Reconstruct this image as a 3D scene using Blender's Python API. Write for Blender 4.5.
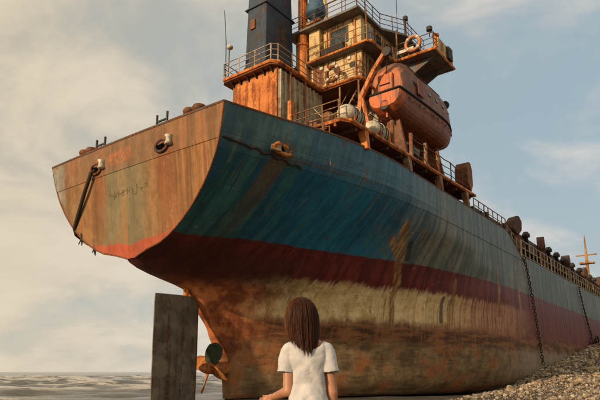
import bpy, bmesh, math, random
import numpy as np
from mathutils import Vector, Matrix, noise as mnoise
random.seed(7); rng = np.random.default_rng(7)
for o in list(bpy.data.objects): bpy.data.objects.remove(o)
scene = bpy.context.scene
COL = scene.collection
R = math.radians

# ------------------------------------------------------------------ camera
cam = bpy.data.cameras.new('camera'); camo = bpy.data.objects.new('camera', cam); COL.objects.link(camo)
camo.location = (0, 0, 1.1); camo.rotation_euler = (R(90+12), 0, 0)
cam.sensor_width = 36.0; cam.lens = 36.0*564/600.0
cam.shift_y = (372-564*math.tan(R(12))-200)/600.0
cam.clip_start = 0.05; cam.clip_end = 60000
scene.camera = camo
scene.render.resolution_x, scene.render.resolution_y = 1024, 683

# ------------------------------------------------------------------ sun and sky
SUN_EL = 19.0
SUN_DIR = Vector((-0.74, -0.67, 0)).normalized()*math.cos(R(SUN_EL)) + Vector((0, 0, math.sin(R(SUN_EL))))
sun = bpy.data.lights.new('sun', 'SUN'); sun.energy = 2.9; sun.angle = R(1.5); sun.color = (1.0, .74, .47)
suno = bpy.data.objects.new('sun', sun); COL.objects.link(suno); suno.location = (-40, -20, 40)
suno.rotation_euler = SUN_DIR.to_track_quat('Z', 'Y').to_euler()

class G:
    """small helper round a node tree"""
    def __init__(s, nt): s.nt = nt; s.N = nt.nodes; s.L = nt.links
    def n(s, t, **kw):
        nd = s.N.new(t)
        for k, v in kw.items(): setattr(nd, k, v)
        return nd
    def put(s, sock, v):
        if hasattr(v, 'is_output'): s.L.new(v, sock)
        elif isinstance(v, (tuple, list)):
            sock.default_value = (*v, 1.0) if (len(v) == 3 and sock.type == 'RGBA') else v
        else: sock.default_value = v
    def m(s, op, a, b=None, c=None, clamp=False):
        nd = s.n('ShaderNodeMath', operation=op, use_clamp=clamp)
        s.put(nd.inputs[0], a)
        if b is not None: s.put(nd.inputs[1], b)
        if c is not None: s.put(nd.inputs[2], c)
        return nd.outputs[0]
    def vm(s, op, a, b=None):
        nd = s.n('ShaderNodeVectorMath', operation=op); s.put(nd.inputs[0], a)
        if b is not None: s.put(nd.inputs[1], b)
        return nd.outputs['Value'] if op in ('DOT_PRODUCT', 'LENGTH', 'DISTANCE') else nd.outputs[0]
    def sep(s, v):
        nd = s.n('ShaderNodeSeparateXYZ'); s.put(nd.inputs[0], v); return nd.outputs
    def comb(s, x, y, z):
        nd = s.n('ShaderNodeCombineXYZ')
        for i, v in enumerate((x, y, z)): s.put(nd.inputs[i], v)
        return nd.outputs[0]
    def noise(s, v, scale, detail=4, rough=.55, stretch=None, off=None, dist=0):
        if stretch: v = s.vm('MULTIPLY', v, stretch)
        if off: v = s.vm('ADD', v, off)
        nd = s.n('ShaderNodeTexNoise'); s.put(nd.inputs['Vector'], v)
        nd.inputs['Scale'].default_value = scale; nd.inputs['Detail'].default_value = detail
        nd.inputs['Roughness'].default_value = rough; nd.inputs['Distortion'].default_value = dist
        return s.m('MULTIPLY_ADD', nd.outputs[0], 1.55, -.275)
    def ss(s, v, lo, hi, a=0.0, b=1.0):
        nd = s.n('ShaderNodeMapRange', interpolation_type='SMOOTHSTEP'); s.put(nd.inputs[0], v)
        for i, q in enumerate((lo, hi, a, b)): s.put(nd.inputs[i+1], q)
        return nd.outputs[0]
    def mix(s, f, a, b, mode='MIX'):
        nd = s.n('ShaderNodeMix', data_type='RGBA', blend_type=mode); s.put(nd.inputs[0], f)
        s.put(nd.inputs[6], a); s.put(nd.inputs[7], b); return nd.outputs[2]
    def bump(s, h, strength=.3, dist=.02):
        nd = s.n('ShaderNodeBump'); nd.inputs['Strength'].default_value = strength; nd.inputs['Distance'].default_value = dist
        s.put(nd.inputs['Height'], h); return nd.outputs[0]

world = bpy.data.worlds.new('World'); scene.world = world; world.use_nodes = True
g = G(world.node_tree); g.N.clear()
sky = g.n('ShaderNodeTexSky', sky_type='NISHITA', sun_disc=False)
sky.sun_elevation = R(SUN_EL); sky.sun_rotation = math.atan2(SUN_DIR.x, SUN_DIR.y)
sky.air_density = 1.0; sky.dust_density = 2.5; sky.ozone_density = 1.5; sky.altitude = 0
d = g.n('ShaderNodeTexCoord').outputs['Generated']
dx, dy, dz = g.sep(d)
up = g.m('MAXIMUM', dz, 0.0)
den = g.m('ADD', up, 0.42)
cp = g.comb(g.m('DIVIDE', dx, den), g.m('DIVIDE', dy, den), 0.3)
toSun = g.vm('DOT_PRODUCT', d, tuple(Vector((SUN_DIR.x, SUN_DIR.y, 0)).normalized()))
warm = g.ss(toSun, -1.0, .0)
n1 = g.noise(cp, 1.5, 6, .6, off=(5.3, 2.9, 0), dist=.35)
n2 = g.noise(cp, 4.2, 7, .60, stretch=(.8, 1.0, 1), off=(.4, 5.2, 0), dist=.4)
cl = g.m('ADD', g.m('MULTIPLY', n1, .55), g.m('MULTIPLY', n2, .45))
cov = g.ss(g.m('ADD', cl, g.m('MULTIPLY', warm, .24)), .44, .72)
cloudc = g.mix(warm, (4.35, 4.05, 3.75), (4.75, 4.0, 2.9))
shade = g.ss(n2, .2, .8, .90, 1.05)
cloudc = g.mix(1.0, cloudc, g.comb(shade, shade, shade), 'MULTIPLY')
base = g.mix(.88, sky.outputs[0], g.mix(warm, (2.15, 2.85, 3.2), (3.3, 3.0, 2.35)))
base = g.mix(g.ss(up, .0, .42, .55, 0.0), base, g.mix(warm, (3.3, 3.35, 3.1), (3.95, 3.72, 3.15)))
col = g.mix(g.m('MULTIPLY', cov, .86), base, cloudc)
bg = g.n('ShaderNodeBackground'); bg.inputs['Strength'].default_value = 0.118; g.put(bg.inputs['Color'], col)
wo = g.n('ShaderNodeOutputWorld'); g.L.new(bg.outputs[0], wo.inputs[0])

scene.view_settings.view_transform = 'Standard'; scene.view_settings.look = 'None'
scene.view_settings.exposure = 0.46; scene.view_settings.gamma = 1.0; scene.view_settings.use_curve_mapping = False

# ------------------------------------------------------------------ scene helpers
SHIP = Vector((-8.32, 25.30, 0.0)); SHIP_ROT = R(53)
RM = Matrix.Rotation(SHIP_ROT, 3, 'Z')
def S(x, y, z): return SHIP + RM @ Vector((x, y, z))      # ship metres (forward, port, up) to world
def to_ship(p): return RM.transposed() @ (Vector(p)-SHIP)
def tag(o, label=None, cat=None, group=None, kind=None):
    for k, v in (('label', label), ('category', cat), ('group', group), ('kind', kind)):
        if v: o[k] = v
    return o
def empty(name, loc=(0, 0, 0), rz=0.0, **kw):
    o = bpy.data.objects.new(name, None); COL.objects.link(o); o.location = loc; o.rotation_euler = (0, 0, rz)
    o.empty_display_size = .3
    return tag(o, **kw)
class MB:
    """collects shapes into one mesh"""
    def __init__(s): s.v = []; s.f = []; s.mi = []
    def add(s, vs, fs, mi=0):
        k = len(s.v); s.v += [tuple(v) for v in vs]; s.f += [tuple(i+k for i in f) for f in fs]; s.mi += [mi]*len(fs); return s
    def box(s, x0, x1, y0, y1, z0, z1, mi=0):
        vs = [(x, y, z) for z in (z0, z1) for x, y in ((x0, y0), (x1, y0), (x1, y1), (x0, y1))]
        return s.add(vs, [(3, 2, 1, 0), (4, 5, 6, 7), (0, 1, 5, 4), (1, 2, 6, 5), (2, 3, 7, 6), (3, 0, 4, 7)], mi)
    def hexa(s, b, t, mi=0):
        return s.add(list(b)+list(t), [(3, 2, 1, 0), (4, 5, 6, 7), (0, 1, 5, 4), (1, 2, 6, 5), (2, 3, 7, 6), (3, 0, 4, 7)], mi)
    def slab(s, poly, z0, z1, tilt=0.0, x_ref=0.0, mi=0):
        n = len(poly); tz = [tilt*(p[0]-x_ref) for p in poly]
        vs = [(p[0], p[1], z0+t) for p, t in zip(poly, tz)]+[(p[0], p[1], z1+t) for p, t in zip(poly, tz)]
        fs = [tuple(range(n-1, -1, -1)), tuple(range(n, 2*n))]+[(i, (i+1) % n, n+(i+1) % n, n+i) for i in range(n)]
        return s.add(vs, fs, mi)
    def tube(s, pts, r, n=6, cap=True, closed=False, mi=0):
        pts = [Vector(p) for p in pts]; m = len(pts); rs = r if isinstance(r, (list, tuple)) else [r]*m
        vs = []; nrm = None
        for i, p in enumerate(pts):
            if closed: t = pts[(i+1) % m]-pts[i-1]
            else: t = pts[min(i+1, m-1)]-pts[max(i-1, 0)]
            t = t.normalized() if t.length > 1e-9 else Vector((0, 0, 1))
            if nrm is None: nrm = t.orthogonal().normalized()
            nrm = (nrm - t*nrm.dot(t)); nrm = nrm.normalized() if nrm.length > 1e-6 else t.orthogonal().normalized()
            b = t.cross(nrm)
            for k in range(n):
                a = 2*math.pi*k/n; vs.append(p+(nrm*math.cos(a)+b*math.sin(a))*rs[i])
        fs = []
        for i in range(m if closed else m-1):
            j = (i+1) % m
            for k in range(n): fs.append((i*n+k, i*n+(k+1) % n, j*n+(k+1) % n, j*n+k))
        if cap and not closed: fs += [tuple(range(n-1, -1, -1)), tuple((m-1)*n+k for k in range(n))]
        return s.add(vs, fs, mi)
    def lathe(s, prof, n=16, axis='z', c=(0, 0, 0), mi=0):
        vs = []
        for r, h in prof:
            for k in range(n):
                a = 2*math.pi*k/n; u, w = r*math.cos(a), r*math.sin(a)
                p = {'z': (u, w, h), 'x': (h, u, w), 'y': (w, h, u)}[axis]
                vs.append((p[0]+c[0], p[1]+c[1], p[2]+c[2]))
        m = len(prof); fs = [(i*n+k, i*n+(k+1) % n, (i+1)*n+(k+1) % n, (i+1)*n+k) for i in range(m-1) for k in range(n)]
        fs += [tuple(range(n-1, -1, -1)), tuple((m-1)*n+k for k in range(n))]
        return s.add(vs, fs, mi)
    def build(s, name, mat, parent=None, smooth=False, bevel=0, loc=None, **kw):
        me = bpy.data.meshes.new(name); me.from_pydata(s.v, [], s.f); me.update()
        for mt in (mat if isinstance(mat, (list, tuple)) else [mat]): me.materials.append(mt)
        if any(s.mi): me.polygons.foreach_set('material_index', s.mi)
        bm = bmesh.new(); bm.from_mesh(me); bmesh.ops.recalc_face_normals(bm, faces=bm.faces); bm.to_mesh(me); bm.free()
        if smooth: me.polygons.foreach_set('use_smooth', [True]*len(me.polygons))
        o = bpy.data.objects.new(name, me); COL.objects.link(o)
        if parent: o.parent = parent
        if loc is not None: o.location = loc
        if bevel:
            b = o.modifiers.new('bevel', 'BEVEL'); b.width = bevel; b.segments = 2; b.limit_method = 'ANGLE'
        return tag(o, **kw)
def railing(path, h=1.05, bars=3, step=1.4, r=.026, closed=False, tilt=0, sag=0.0):
    """posts and bars along a polyline at deck level"""
    mb = MB(); P = [Vector(p) for p in path]
    if closed: P = P+[P[0]]
    for a, b in zip(P[:-1], P[1:]):
        n = max(1, round((b-a).length/step))
        for i in range(n+1):
            q = a.lerp(b, i/n); lean = Vector((random.uniform(-.03, .03), random.uniform(-.03, .03), 0))
            mb.tube([q, q+lean+Vector((0, 0, h))], r*1.15, 5)
        for k in range(1, bars+1):
            z = Vector((0, 0, h*k/bars)); pts = []
            for i in range(n+1):
                pts.append(a.lerp(b, i/n)+z)
                if sag and i < n: pts.append(a.lerp(b, (i+.5)/n)+z-Vector((0, 0, sag*random.uniform(.3, 1.2))))
            mb.tube(pts, r*(1.0 if k == bars else .8), 5)
    return mb

# ------------------------------------------------------------------ materials
def mat(name):
    m = bpy.data.materials.new(name); m.use_nodes = True
    g = G(m.node_tree); bs = g.N['Principled BSDF']; return m, g, bs
def weathered(name, base, rust=.4, base2=None, rustc=((.30, .095, .025), (.10, .035, .015)), rough=.7, sc=1.0, metal=0.0, streak=1.0, bump=.35):
    """flaking paint: two paint tones, vertical rust runs, speckled corrosion"""
    m, g, bs = mat(name); P = g.n('ShaderNodeTexCoord').outputs['Object']
    a = g.noise(P, .8*sc, 5, .6); st = g.noise(P, 1.0*sc, 5, .65, stretch=(2.6, 2.6, .18), off=(9, 2, 4)); fine = g.noise(P, 7*sc, 6, .7)
    c = g.mix(g.ss(a, .35, .65), base, base2 or tuple(x*.68 for x in base))
    t = 1.0-rust
    f = g.m('ADD', g.m('MULTIPLY', st, .55*streak), g.m('ADD', g.m('MULTIPLY', a, .25), g.m('MULTIPLY', fine, .30)))
    lo = .30+.36*t+.12*streak*.5
    mask = g.ss(f, lo-.01, lo+.07)
    rc = g.mix(g.ss(fine, .35, .7), rustc[1], rustc[0])
    c = g.mix(g.m('MULTIPLY', mask, .9), c, rc)
    grime = g.ss(g.noise(P, 2.3*sc, 6, .7, off=(5, 5, 5)), .45, .8, 1.0, .55)
    c = g.mix(1.0, c, g.comb(grime, grime, grime), 'MULTIPLY')
    g.put(bs.inputs['Base Color'], c); g.put(bs.inputs['Roughness'], g.m('ADD', g.m('MULTIPLY', mask, .2), rough-.1, clamp=True))
    bs.inputs['Metallic'].default_value = metal; bs.inputs['Specular IOR Level'].default_value = .3
    g.put(bs.inputs['Normal'], g.bump(g.m('SUBTRACT', g.m('MULTIPLY', fine, .6), g.m('MULTIPLY', mask, .5)), bump, .03))
    return m
def plain(name, c, rough=.6, metal=0.0, var=.35, sc=8):
    m, g, bs = mat(name); P = g.n('ShaderNodeTexCoord').outputs['Object']
    v = g.ss(g.noise(P, sc, 5, .65), .3, .7, 1-var, 1+var*.4)
    g.put(bs.inputs['Base Color'], g.mix(1.0, c, g.comb(v, v, v), 'MULTIPLY')); bs.inputs['Roughness'].default_value = rough
    bs.inputs['Metallic'].default_value = metal
    g.put(bs.inputs['Normal'], g.bump(g.noise(P, sc*4, 4, .6), .2, .01)); return m

def capsule(g, x, z, a, b, w):
    """soft mask round the segment a-b in the (x, z) plane"""
    bx, bz = b[0]-a[0], b[1]-a[1]; L2 = bx*bx+bz*bz
    px, pz = g.m('SUBTRACT', x, a[0]), g.m('SUBTRACT', z, a[1])
    h = g.m('DIVIDE', g.m('ADD', g.m('MULTIPLY', px, bx), g.m('MULTIPLY', pz, bz)), L2, clamp=True)
    ddx = g.m('SUBTRACT', px, g.m('MULTIPLY', h, bx)); ddz = g.m('SUBTRACT', pz, g.m('MULTIPLY', h, bz))
    dd = g.m('SQRT', g.m('ADD', g.m('MULTIPLY', ddx, ddx), g.m('MULTIPLY', ddz, ddz)))
    return g.ss(dd, w*.55, w*1.25, 1.0, 0.0)

def hull_material():
    m, g, bs = mat('hull_paint'); P = g.n('ShaderNodeTexCoord').outputs['Object']; x, y, z = g.sep(P)
    big = g.noise(P, .28, 5, .6, off=(4, 1, 0)); mid = g.noise(P, 1.1, 6, .65); fine = g.noise(P, 6, 6, .7); grit = g.noise(P, 22, 4, .7)
    wv = g.n('ShaderNodeTexNoise'); g.put(wv.inputs['Vector'], P); wv.inputs['Scale'].default_value = .55; wv.inputs['Detail'].default_value = 3
    PS = g.vm('ADD', P, g.vm('MULTIPLY', g.vm('SUBTRACT', wv.outputs['Color'], (.5, .5, .5)), (.10, 0, 5.0)))
    st = g.noise(PS, 1.0, 6, .68, stretch=(2.0, .25, .17), off=(7, 3, 1)); st2 = g.noise(PS, 1.0, 5, .62, stretch=(5.0, .45, .34), off=(1, 8, 3))
    hz = g.noise(P, 1.0, 6, .7, stretch=(.5, .5, 3.2), off=(2, 2, 2))
    wob = g.m('MULTIPLY', g.m('SUBTRACT', mid, .5), 1.0); wst = g.m('MULTIPLY', g.m('SUBTRACT', st2, .5), 1.5)
    zz = g.m('ADD', z, g.m('MULTIPLY', wob, .16)); zr = g.m('ADD', g.m('ADD', z, g.m('MULTIPLY', wob, .5)), g.m('MULTIPLY', wst, .32))
    # topside blue, bleaching to grey green forward
    blue = g.mix(g.ss(g.m('ADD', g.m('MULTIPLY', st, .6), g.m('MULTIPLY', big, .4)), .3, .7), (.005, .085, .165), (.008, .19, .345))
    teal = g.mix(g.ss(st, .38, .62), (.014, .075, .085), (.03, .14, .15))
    blue = g.mix(g.ss(g.m('ADD', g.m('MULTIPLY', st, 1.4), g.m('MULTIPLY', g.ss(x, 1.5, 7.0), -.55)), .25, .62), blue, teal)  # darker teal aft: paint and grime, plus some flare shading in the colour
    grey = g.mix(g.ss(st, .36, .64), (.088, .112, .10), (.19, .195, .165))
    grey = g.mix(g.ss(big, .45, .70, 0, .55), grey, (.065, .115, .10))
    grey = g.mix(g.ss(st2, .58, .74, 0, .6), grey, (.085, .075, .06))
    gx = g.ss(g.m('ADD', x, g.m('ADD', g.m('MULTIPLY', wob, 5.0), g.m('MULTIPLY', wst, 1.2))), 10.5, 16.5)
    c = g.mix(gx, blue, grey)
    # upper strake runs paler
    c = g.mix(g.ss(zz, 10.0, 10.6, 0, .42), c, g.mix(st, (.05, .13, .17), (.17, .20, .20)))
    # red boot top
    red = g.mix(g.ss(st, .35, .65), (.080, .007, .008), (.145, .018, .016))
    red = g.mix(g.ss(x, 14, 34, 0, .75), red, g.mix(st, (.14, .032, .030), (.215, .07, .06)))
    red = g.mix(g.m('MULTIPLY', g.ss(st2, .66, .86), .35), red, (.20, .12, .09))
    c = g.mix(g.ss(g.m('ADD', zz, g.ss(x, .8, 6.0, .30, 0.0)), 7.40, 7.50, 1, 0), c, red)
    # cream belt
    cream = g.mix(g.ss(mid, .35, .65), (.58, .41, .19), (.74, .57, .32))
    cream = g.mix(g.ss(st2, .56, .86, 0, .7), cream, (.24, .11, .045))
    cream = g.mix(g.ss(g.noise(P, 2.2, 6, .7, off=(6, 1, 9)), .58, .80, 0, .6), cream, (.26, .12, .05))
    cm = g.m('MULTIPLY', g.ss(zr, 5.75, 6.15, 1, 0), g.ss(g.m('ADD', zr, g.m('MULTIPLY', g.ss(x, 20, 27), .6)), 3.35, 4.35))
    cream = g.mix(g.ss(g.m('ADD', x, g.m('MULTIPLY', wob, 5.0)), 18, 25), cream, g.mix(g.ss(st2, .35, .65), (.46, .25, .15), (.27, .105, .055)))
    cm = g.m('MULTIPLY', cm, g.ss(g.m('ADD', x, g.m('ADD', g.m('MULTIPLY', wst, 2.0), g.m('MULTIPLY', wob, 4.0))), 27, 36, 1.0, .05))
    cm = g.m('MULTIPLY', cm, g.ss(g.m('ADD', x, g.m('MULTIPLY', wob, 3.0)), 5.2, 8.0, .06, 1.0))
    c = g.mix(cm, c, cream)
    # rust runs in the belt and forward red
    run = g.m('MULTIPLY', g.ss(st2, .58, .80), g.m('MULTIPLY', g.ss(zr, 2.6, 3.6), g.ss(zz, 5.2, 7.8, 1, .08)))
    run = g.m('MULTIPLY', run, g.ss(x, 12, 22, .45, 1.0))
    c = g.mix(run, c, g.mix(fine, (.10, .035, .012), (.34, .13, .035)))
    # belt below: dark scaled rust, then mud and weed
    scale = g.mix(g.ss(hz, .38, .62), (.085, .036, .016), (.27, .12, .048))
    scale = g.mix(g.ss(st2, .55, .68, 0, .7), scale, (.26, .12, .045))
    c = g.mix(g.ss(zr, 3.35, 4.35, .94, 0), c, scale)
    mud = g.mix(g.ss(g.m('ADD', g.m('MULTIPLY', hz, .5), g.m('MULTIPLY', mid, .5)), .3, .7), (.115, .072, .034), (.33, .225, .115))
    mud = g.mix(g.ss(fine, .56, .80, 0, .7), mud, (.07, .045, .02))
    mud = g.mix(g.ss(g.noise(P, .7, 5, .6, off=(8, 8, 1)), .48, .68, 0, .8), mud, (.36, .13, .045))
    mud = g.mix(g.ss(g.m('ADD', x, g.m('MULTIPLY', wob, 5.0)), 24, 34, 0, .8), mud, g.mix(st2, (.16, .125, .085), (.46, .37, .26)))
    c = g.mix(g.ss(g.m('ADD', z, g.m('ADD', wob, g.m('MULTIPLY', wst, .25))), 2.45, 3.15, .94, 0), c, mud)
    # stern post: bare orange rust on the counter and skeg
    sk = g.m('MULTIPLY', g.ss(g.m('ADD', x, wob), 6.2, 9.4, 1, 0), g.ss(zz, .8, 2.4)); sk = g.m('MULTIPLY', sk, g.ss(zz, 5.2, 5.9, 1, 0))
    dkr = g.m('MULTIPLY', g.ss(g.m('ADD', x, g.m('MULTIPLY', wob, 3.0)), 6.5, 10.5, 1, 0), g.m('MULTIPLY', g.ss(zz, 4.6, 5.4), g.ss(zz, 6.6, 7.2, 1, 0)))  # dark maroon below the counter: shade of the overhang put into the paint
    c = g.mix(g.m('MULTIPLY', dkr, .85), c, g.mix(mid, (.045, .010, .008), (.10, .022, .014)))
    c = g.mix(g.m('MULTIPLY', sk, .9), c, g.mix(g.ss(mid, .35, .65), (.24, .06, .02), (.60, .19, .055)))
    # large run stains down the topsides
    runs = g.m('MULTIPLY', g.ss(st, .60, .82), g.ss(zz, 7.2, 11.0, .15, .7))
    c = g.mix(runs, c, (.10, .055, .032))
    pale = g.m('MULTIPLY', g.ss(st2, .18, .40, 1, 0), g.ss(zz, 7.6, 9.5, .05, .28)); c = g.mix(pale, c, (.26, .27, .24))
    # scars with a shape of their own: a forked rust scar and shorter ones
    xw = g.m('ADD', x, g.m('ADD', g.m('MULTIPLY', g.m('SUBTRACT', fine, .5), .14), g.m('MULTIPLY', wob, .22)))
    scar = None
    for a, b, w in (((13.15, 9.15), (14.15, 7.9), .36), ((14.15, 7.9), (14.95, 6.2), .30), ((14.95, 6.2), (15.3, 4.0), .24), ((12.75, 8.5), (14.05, 7.75), .20),
                    ((20.2, 6.9), (20.3, 5.6), .24), ((20.3, 5.6), (20.35, 4.2), .34), ((31.0, 7.5), (31.6, 4.2), .30), ((30.7, 9.6), (31.0, 7.5), .18), ((26.4, 8.6), (26.6, 5.2), .22)):
        q = capsule(g, xw, z, a, b, w); scar = q if scar is None else g.m('MAXIMUM', scar, q)
    c = g.mix(g.m('MULTIPLY', scar, .85), c, g.mix(g.ss(st2, .40, .6), (.17, .075, .025), (.42, .25, .10)))
    dk = capsule(g, xw, z, (19.35, 5.7), (19.4, 4.3), .2); dk = g.m('MAXIMUM', dk, capsule(g, xw, z, (14.5, 8.4), (14.9, 7.7), .22))
    c = g.mix(g.m('MULTIPLY', dk, .8), c, (.022, .014, .012))
    # brown dribble below the torn mooring lead near the stern
    dr = g.m('MULTIPLY', capsule(g, g.m('ADD', xw, g.m('MULTIPLY', wst, .3)), z, (3.2, 10.6), (3.0, 7.6), .55), g.ss(zz, 7.2, 10.5, .25, .9))
    c = g.mix(dr, c, g.mix(fine, (.05, .035, .025), (.20, .13, .075)))
    # chips and pocks
    chips = g.m('MULTIPLY', g.ss(g.noise(P, 6.5, 5, .75, off=(3, 9, 6)), .70, .76), g.ss(big, .40, .60))
    c = g.mix(g.m('MULTIPLY', chips, .65), c, g.mix(grit, (.06, .03, .02), (.26, .20, .15)))
    v = g.m('MULTIPLY', g.ss(g.noise(P, 3.2, 7, .75, off=(1, 1, 7)), .2, .8, .80, 1.12), g.ss(st, .2, .8, .86, 1.10))
    # paint lifting in patches, scuffs from tugs and quays
    peel = g.noise(P, 1.5, 9, .72, off=(12, 4, 7)); scf = g.noise(P, 1.0, 7, .75, stretch=(1.1, .6, 3.0), off=(6, 6, 2))
    c = g.mix(g.m('MULTIPLY', g.ss(peel, .68, .72), g.ss(zz, 6.8, 8.0, .15, .55)), c, g.mix(fine, (.035, .035, .033), (.14, .075, .045)))
    c = g.mix(g.m('MULTIPLY', g.ss(scf, .70, .80), g.ss(zz, 5.8, 7.5, .1, .5)), c, (.21, .20, .175))
    c = g.mix(g.m('MULTIPLY', g.ss(g.noise(P, 1.0, 8, .75, stretch=(1.4, .8, 1.0), off=(2, 7, 5)), .66, .78), g.ss(zz, 3.0, 7.0, .55, .30)), c, (.03, .022, .018))
    c = g.mix(1.0, c, g.comb(v, v, v), 'MULTIPLY')
    g.put(bs.inputs['Base Color'], c)
    g.put(bs.inputs['Roughness'], g.ss(zz, 3.0, 9.0, .82, .52)); bs.inputs['Specular IOR Level'].default_value = .35
    # plating: dented between frames, weld seams, scale
    fr = g.m('PINGPONG', g.m('ADD', x, g.m('MULTIPLY', wob, .1)), .4); sm = g.ss(g.m('PINGPONG', z, .9), .0, .03, 0, 1); sx = g.ss(g.m('PINGPONG', x, 3.0), .0, .035, 0, 1)
    h = g.m('ADD', g.m('MULTIPLY', fr, .05), g.m('ADD', g.m('MULTIPLY', mid, .018), g.m('MULTIPLY', fine, g.ss(zr, 3.0, 5.0, .014, .004))))
    h = g.m('ADD', h, g.m('ADD', g.m('MULTIPLY', sm, .012), g.m('MULTIPLY', sx, .012)))
    h = g.m('ADD', h, g.m('MULTIPLY', grit, g.ss(zr, 2.5, 5.5, .018, .003)))
    g.put(bs.inputs['Normal'], g.bump(h, .8, 1.0)); return m

def transom_material():
    m, g, bs = mat('transom_paint'); P = g.n('ShaderNodeTexCoord').outputs['Object']; x, y, z = g.sep(P)
    mid = g.noise(P, .9, 6, .65); fine = g.noise(P, 6, 6, .7)
    st = g.noise(P, 1.0, 6, .66, stretch=(1, 1.7, .11), off=(7, 3, 1)); st2 = g.noise(P, 1.0, 6, .6, stretch=(1, 5, .2), off=(2, 5, 3))
    c = g.mix(g.ss(mid, .35, .65), (.205, .112, .048), (.27, .155, .070))
    grn = g.m('MULTIPLY', g.ss(g.m('ABSOLUTE', g.m('SUBTRACT', y, g.m('ADD', -.05, g.m('MULTIPLY', mid, 1.0)))), 1.1, 2.2, .85, 0), g.ss(z, 10.55, 10.75, 1, .25))
    c = g.mix(grn, c, g.mix(mid, (.17, .145, .078), (.235, .20, .115)))
    c = g.mix(g.ss(z, 10.56, 10.66, 0, .55), c, g.mix(st, (.165, .088, .050), (.25, .145, .088)))
    lft = g.m('MULTIPLY', g.ss(y, 5.0, 5.7), g.ss(g.m('ADD', mid, g.m('MULTIPLY', st2, .4)), .55, .7)); c = g.mix(g.m('MULTIPLY', lft, .7), c, (.30, .31, .27))
    c = g.mix(g.ss(st, .54, .80, 0, .75), c, g.mix(fine, (.20, .06, .018), (.40, .15, .04)))
    c = g.mix(g.ss(st2, .62, .86, 0, .5), c, (.16, .06, .025))
    rs = g.m('MULTIPLY', g.ss(g.m('ADD', y, g.m('MULTIPLY', st, 1.6)), -1.9, -1.2, .8, 0), g.ss(z, 10.5, 10.75, 1, .4))
    c = g.mix(rs, c, g.mix(g.ss(st2, .3, .7), (.185, .075, .028), (.34, .165, .065)))
    for yy in (-2.75, 2.35):       # rust weeping from the two mooring leads
        w = capsule(g, g.m('ADD', y, g.m('MULTIPLY', g.m('SUBTRACT', st, .5), 1.5)), z, (yy-.05, 10.9), (yy-.1, 7.6), .62)
        c = g.mix(g.m('MULTIPLY', g.m('MULTIPLY', w, g.ss(z, 7.4, 10.4, .35, 1.0)), g.ss(st2, .25, .7, .25, .9)), c, g.mix(st2, (.15, .042, .016), (.27, .09, .032)))
    pk = g.m('MULTIPLY', g.ss(g.noise(P, 3.2, 5, .8, off=(1, 6, 6)), .62, .68), g.ss(g.m('ABSOLUTE', g.m('ADD', y, 2.9)), .1, .6, 1, 0)); c = g.mix(g.m('MULTIPLY', pk, .45), c, (.36, .30, .22))
    op = g.m('MULTIPLY', capsule(g, y, z, (-.2, 11.25), (1.0, 11.25), .35), g.ss(fine, .4, .55)); c = g.mix(g.m('MULTIPLY', op, .7), c, (.46, .15, .055))
    zw = g.m('ADD', z, g.m('ADD', g.m('MULTIPLY', mid, .5), g.m('MULTIPLY', g.m('ABSOLUTE', y), -.12)))
    c = g.mix(g.ss(zw, 7.10, 7.24, 1, 0), c, g.mix(mid, (.34, .065, .03), (.45, .12, .06)))
    v = g.m('MULTIPLY', g.ss(g.noise(P, 2.6, 7, .75, off=(1, 1, 7)), .2, .8, .84, 1.1), g.ss(st, .2, .8, .78, 1.15)); c = g.mix(1.0, c, g.comb(v, v, v), 'MULTIPLY')
    g.put(bs.inputs['Base Color'], c); bs.inputs['Roughness'].default_value = .75; bs.inputs['Specular IOR Level'].default_value = .25
    h = g.m('ADD', g.m('MULTIPLY', mid, .02), g.m('MULTIPLY', fine, .006)); h = g.m('ADD', h, g.m('MULTIPLY', g.m('PINGPONG', y, .4), .045))
    g.put(bs.inputs['Normal'], g.bump(h, .7, 1.0)); return m

M = {}
M['hull'] = hull_material(); M['transom'] = transom_material()
M['cream'] = weathered('cream_paint', (.62, .47, .23), .46, (.54, .39, .18))
M['cream_side'] = weathered('grey_cream_paint', (.46, .41, .30), .36, (.36, .31, .21), sc=1.3)
M['orange_rust'] = weathered('orange_rust', (.62, .215, .045), .50, (.52, .155, .03), rustc=((.34, .09, .02), (.17, .05, .018)))
M['rust'] = weathered('brown_rust', (.20, .085, .04), .5, (.13, .055, .03))
M['brown'] = weathered('dark_brown_paint', (.085, .048, .042), .40, (.06, .038, .036), sc=1.4)
M['funnel'] = weathered('funnel_paint', (.035, .055, .085), .22, (.028, .04, .055), sc=.8, rustc=((.16, .07, .03), (.06, .03, .02)))
M['rail'] = weathered('rail_paint', (.34, .24, .13), .55, sc=2)
M['rail_dark'] = weathered('dark_rail_paint', (.12, .085, .06), .5, sc=2)
M['rail_pale'] = weathered('pale_rail_paint', (.50, .42, .30), .4, sc=2)
M['dark'] = plain('dark_steel', (.035, .028, .025), .7)
M['void'] = plain('hole_shade_black', (.004, .004, .004), 1.0)  # flat black standing in for the shade inside the mooring lead holes
M['void'].node_tree.nodes['Principled BSDF'].inputs['Specular IOR Level'].default_value = 0.0
M['black'] = plain('black_rubber', (.015, .014, .013), .75)
M['white'] = weathered('dirty_white_paint', (.66, .63, .56), .25, (.52, .48, .40), sc=3)
M['grp'] = weathered('dirty_white_plastic', (.60, .55, .43), .22, (.46, .41, .31), sc=3, rustc=((.20, .13, .07), (.10, .07, .04)))
M['boat'] = weathered('lifeboat_orange', (.55, .125, .035), .28, (.44, .10, .035), sc=1.1, rustc=((.22, .12, .08), (.12, .07, .05)), rough=.55)
M['boat_canopy'] = weathered('lifeboat_canopy_orange', (.47, .19, .10), .50, (.33, .17, .11), sc=1.3, rustc=((.24, .17, .13), (.13, .09, .07)), rough=.6)
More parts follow.
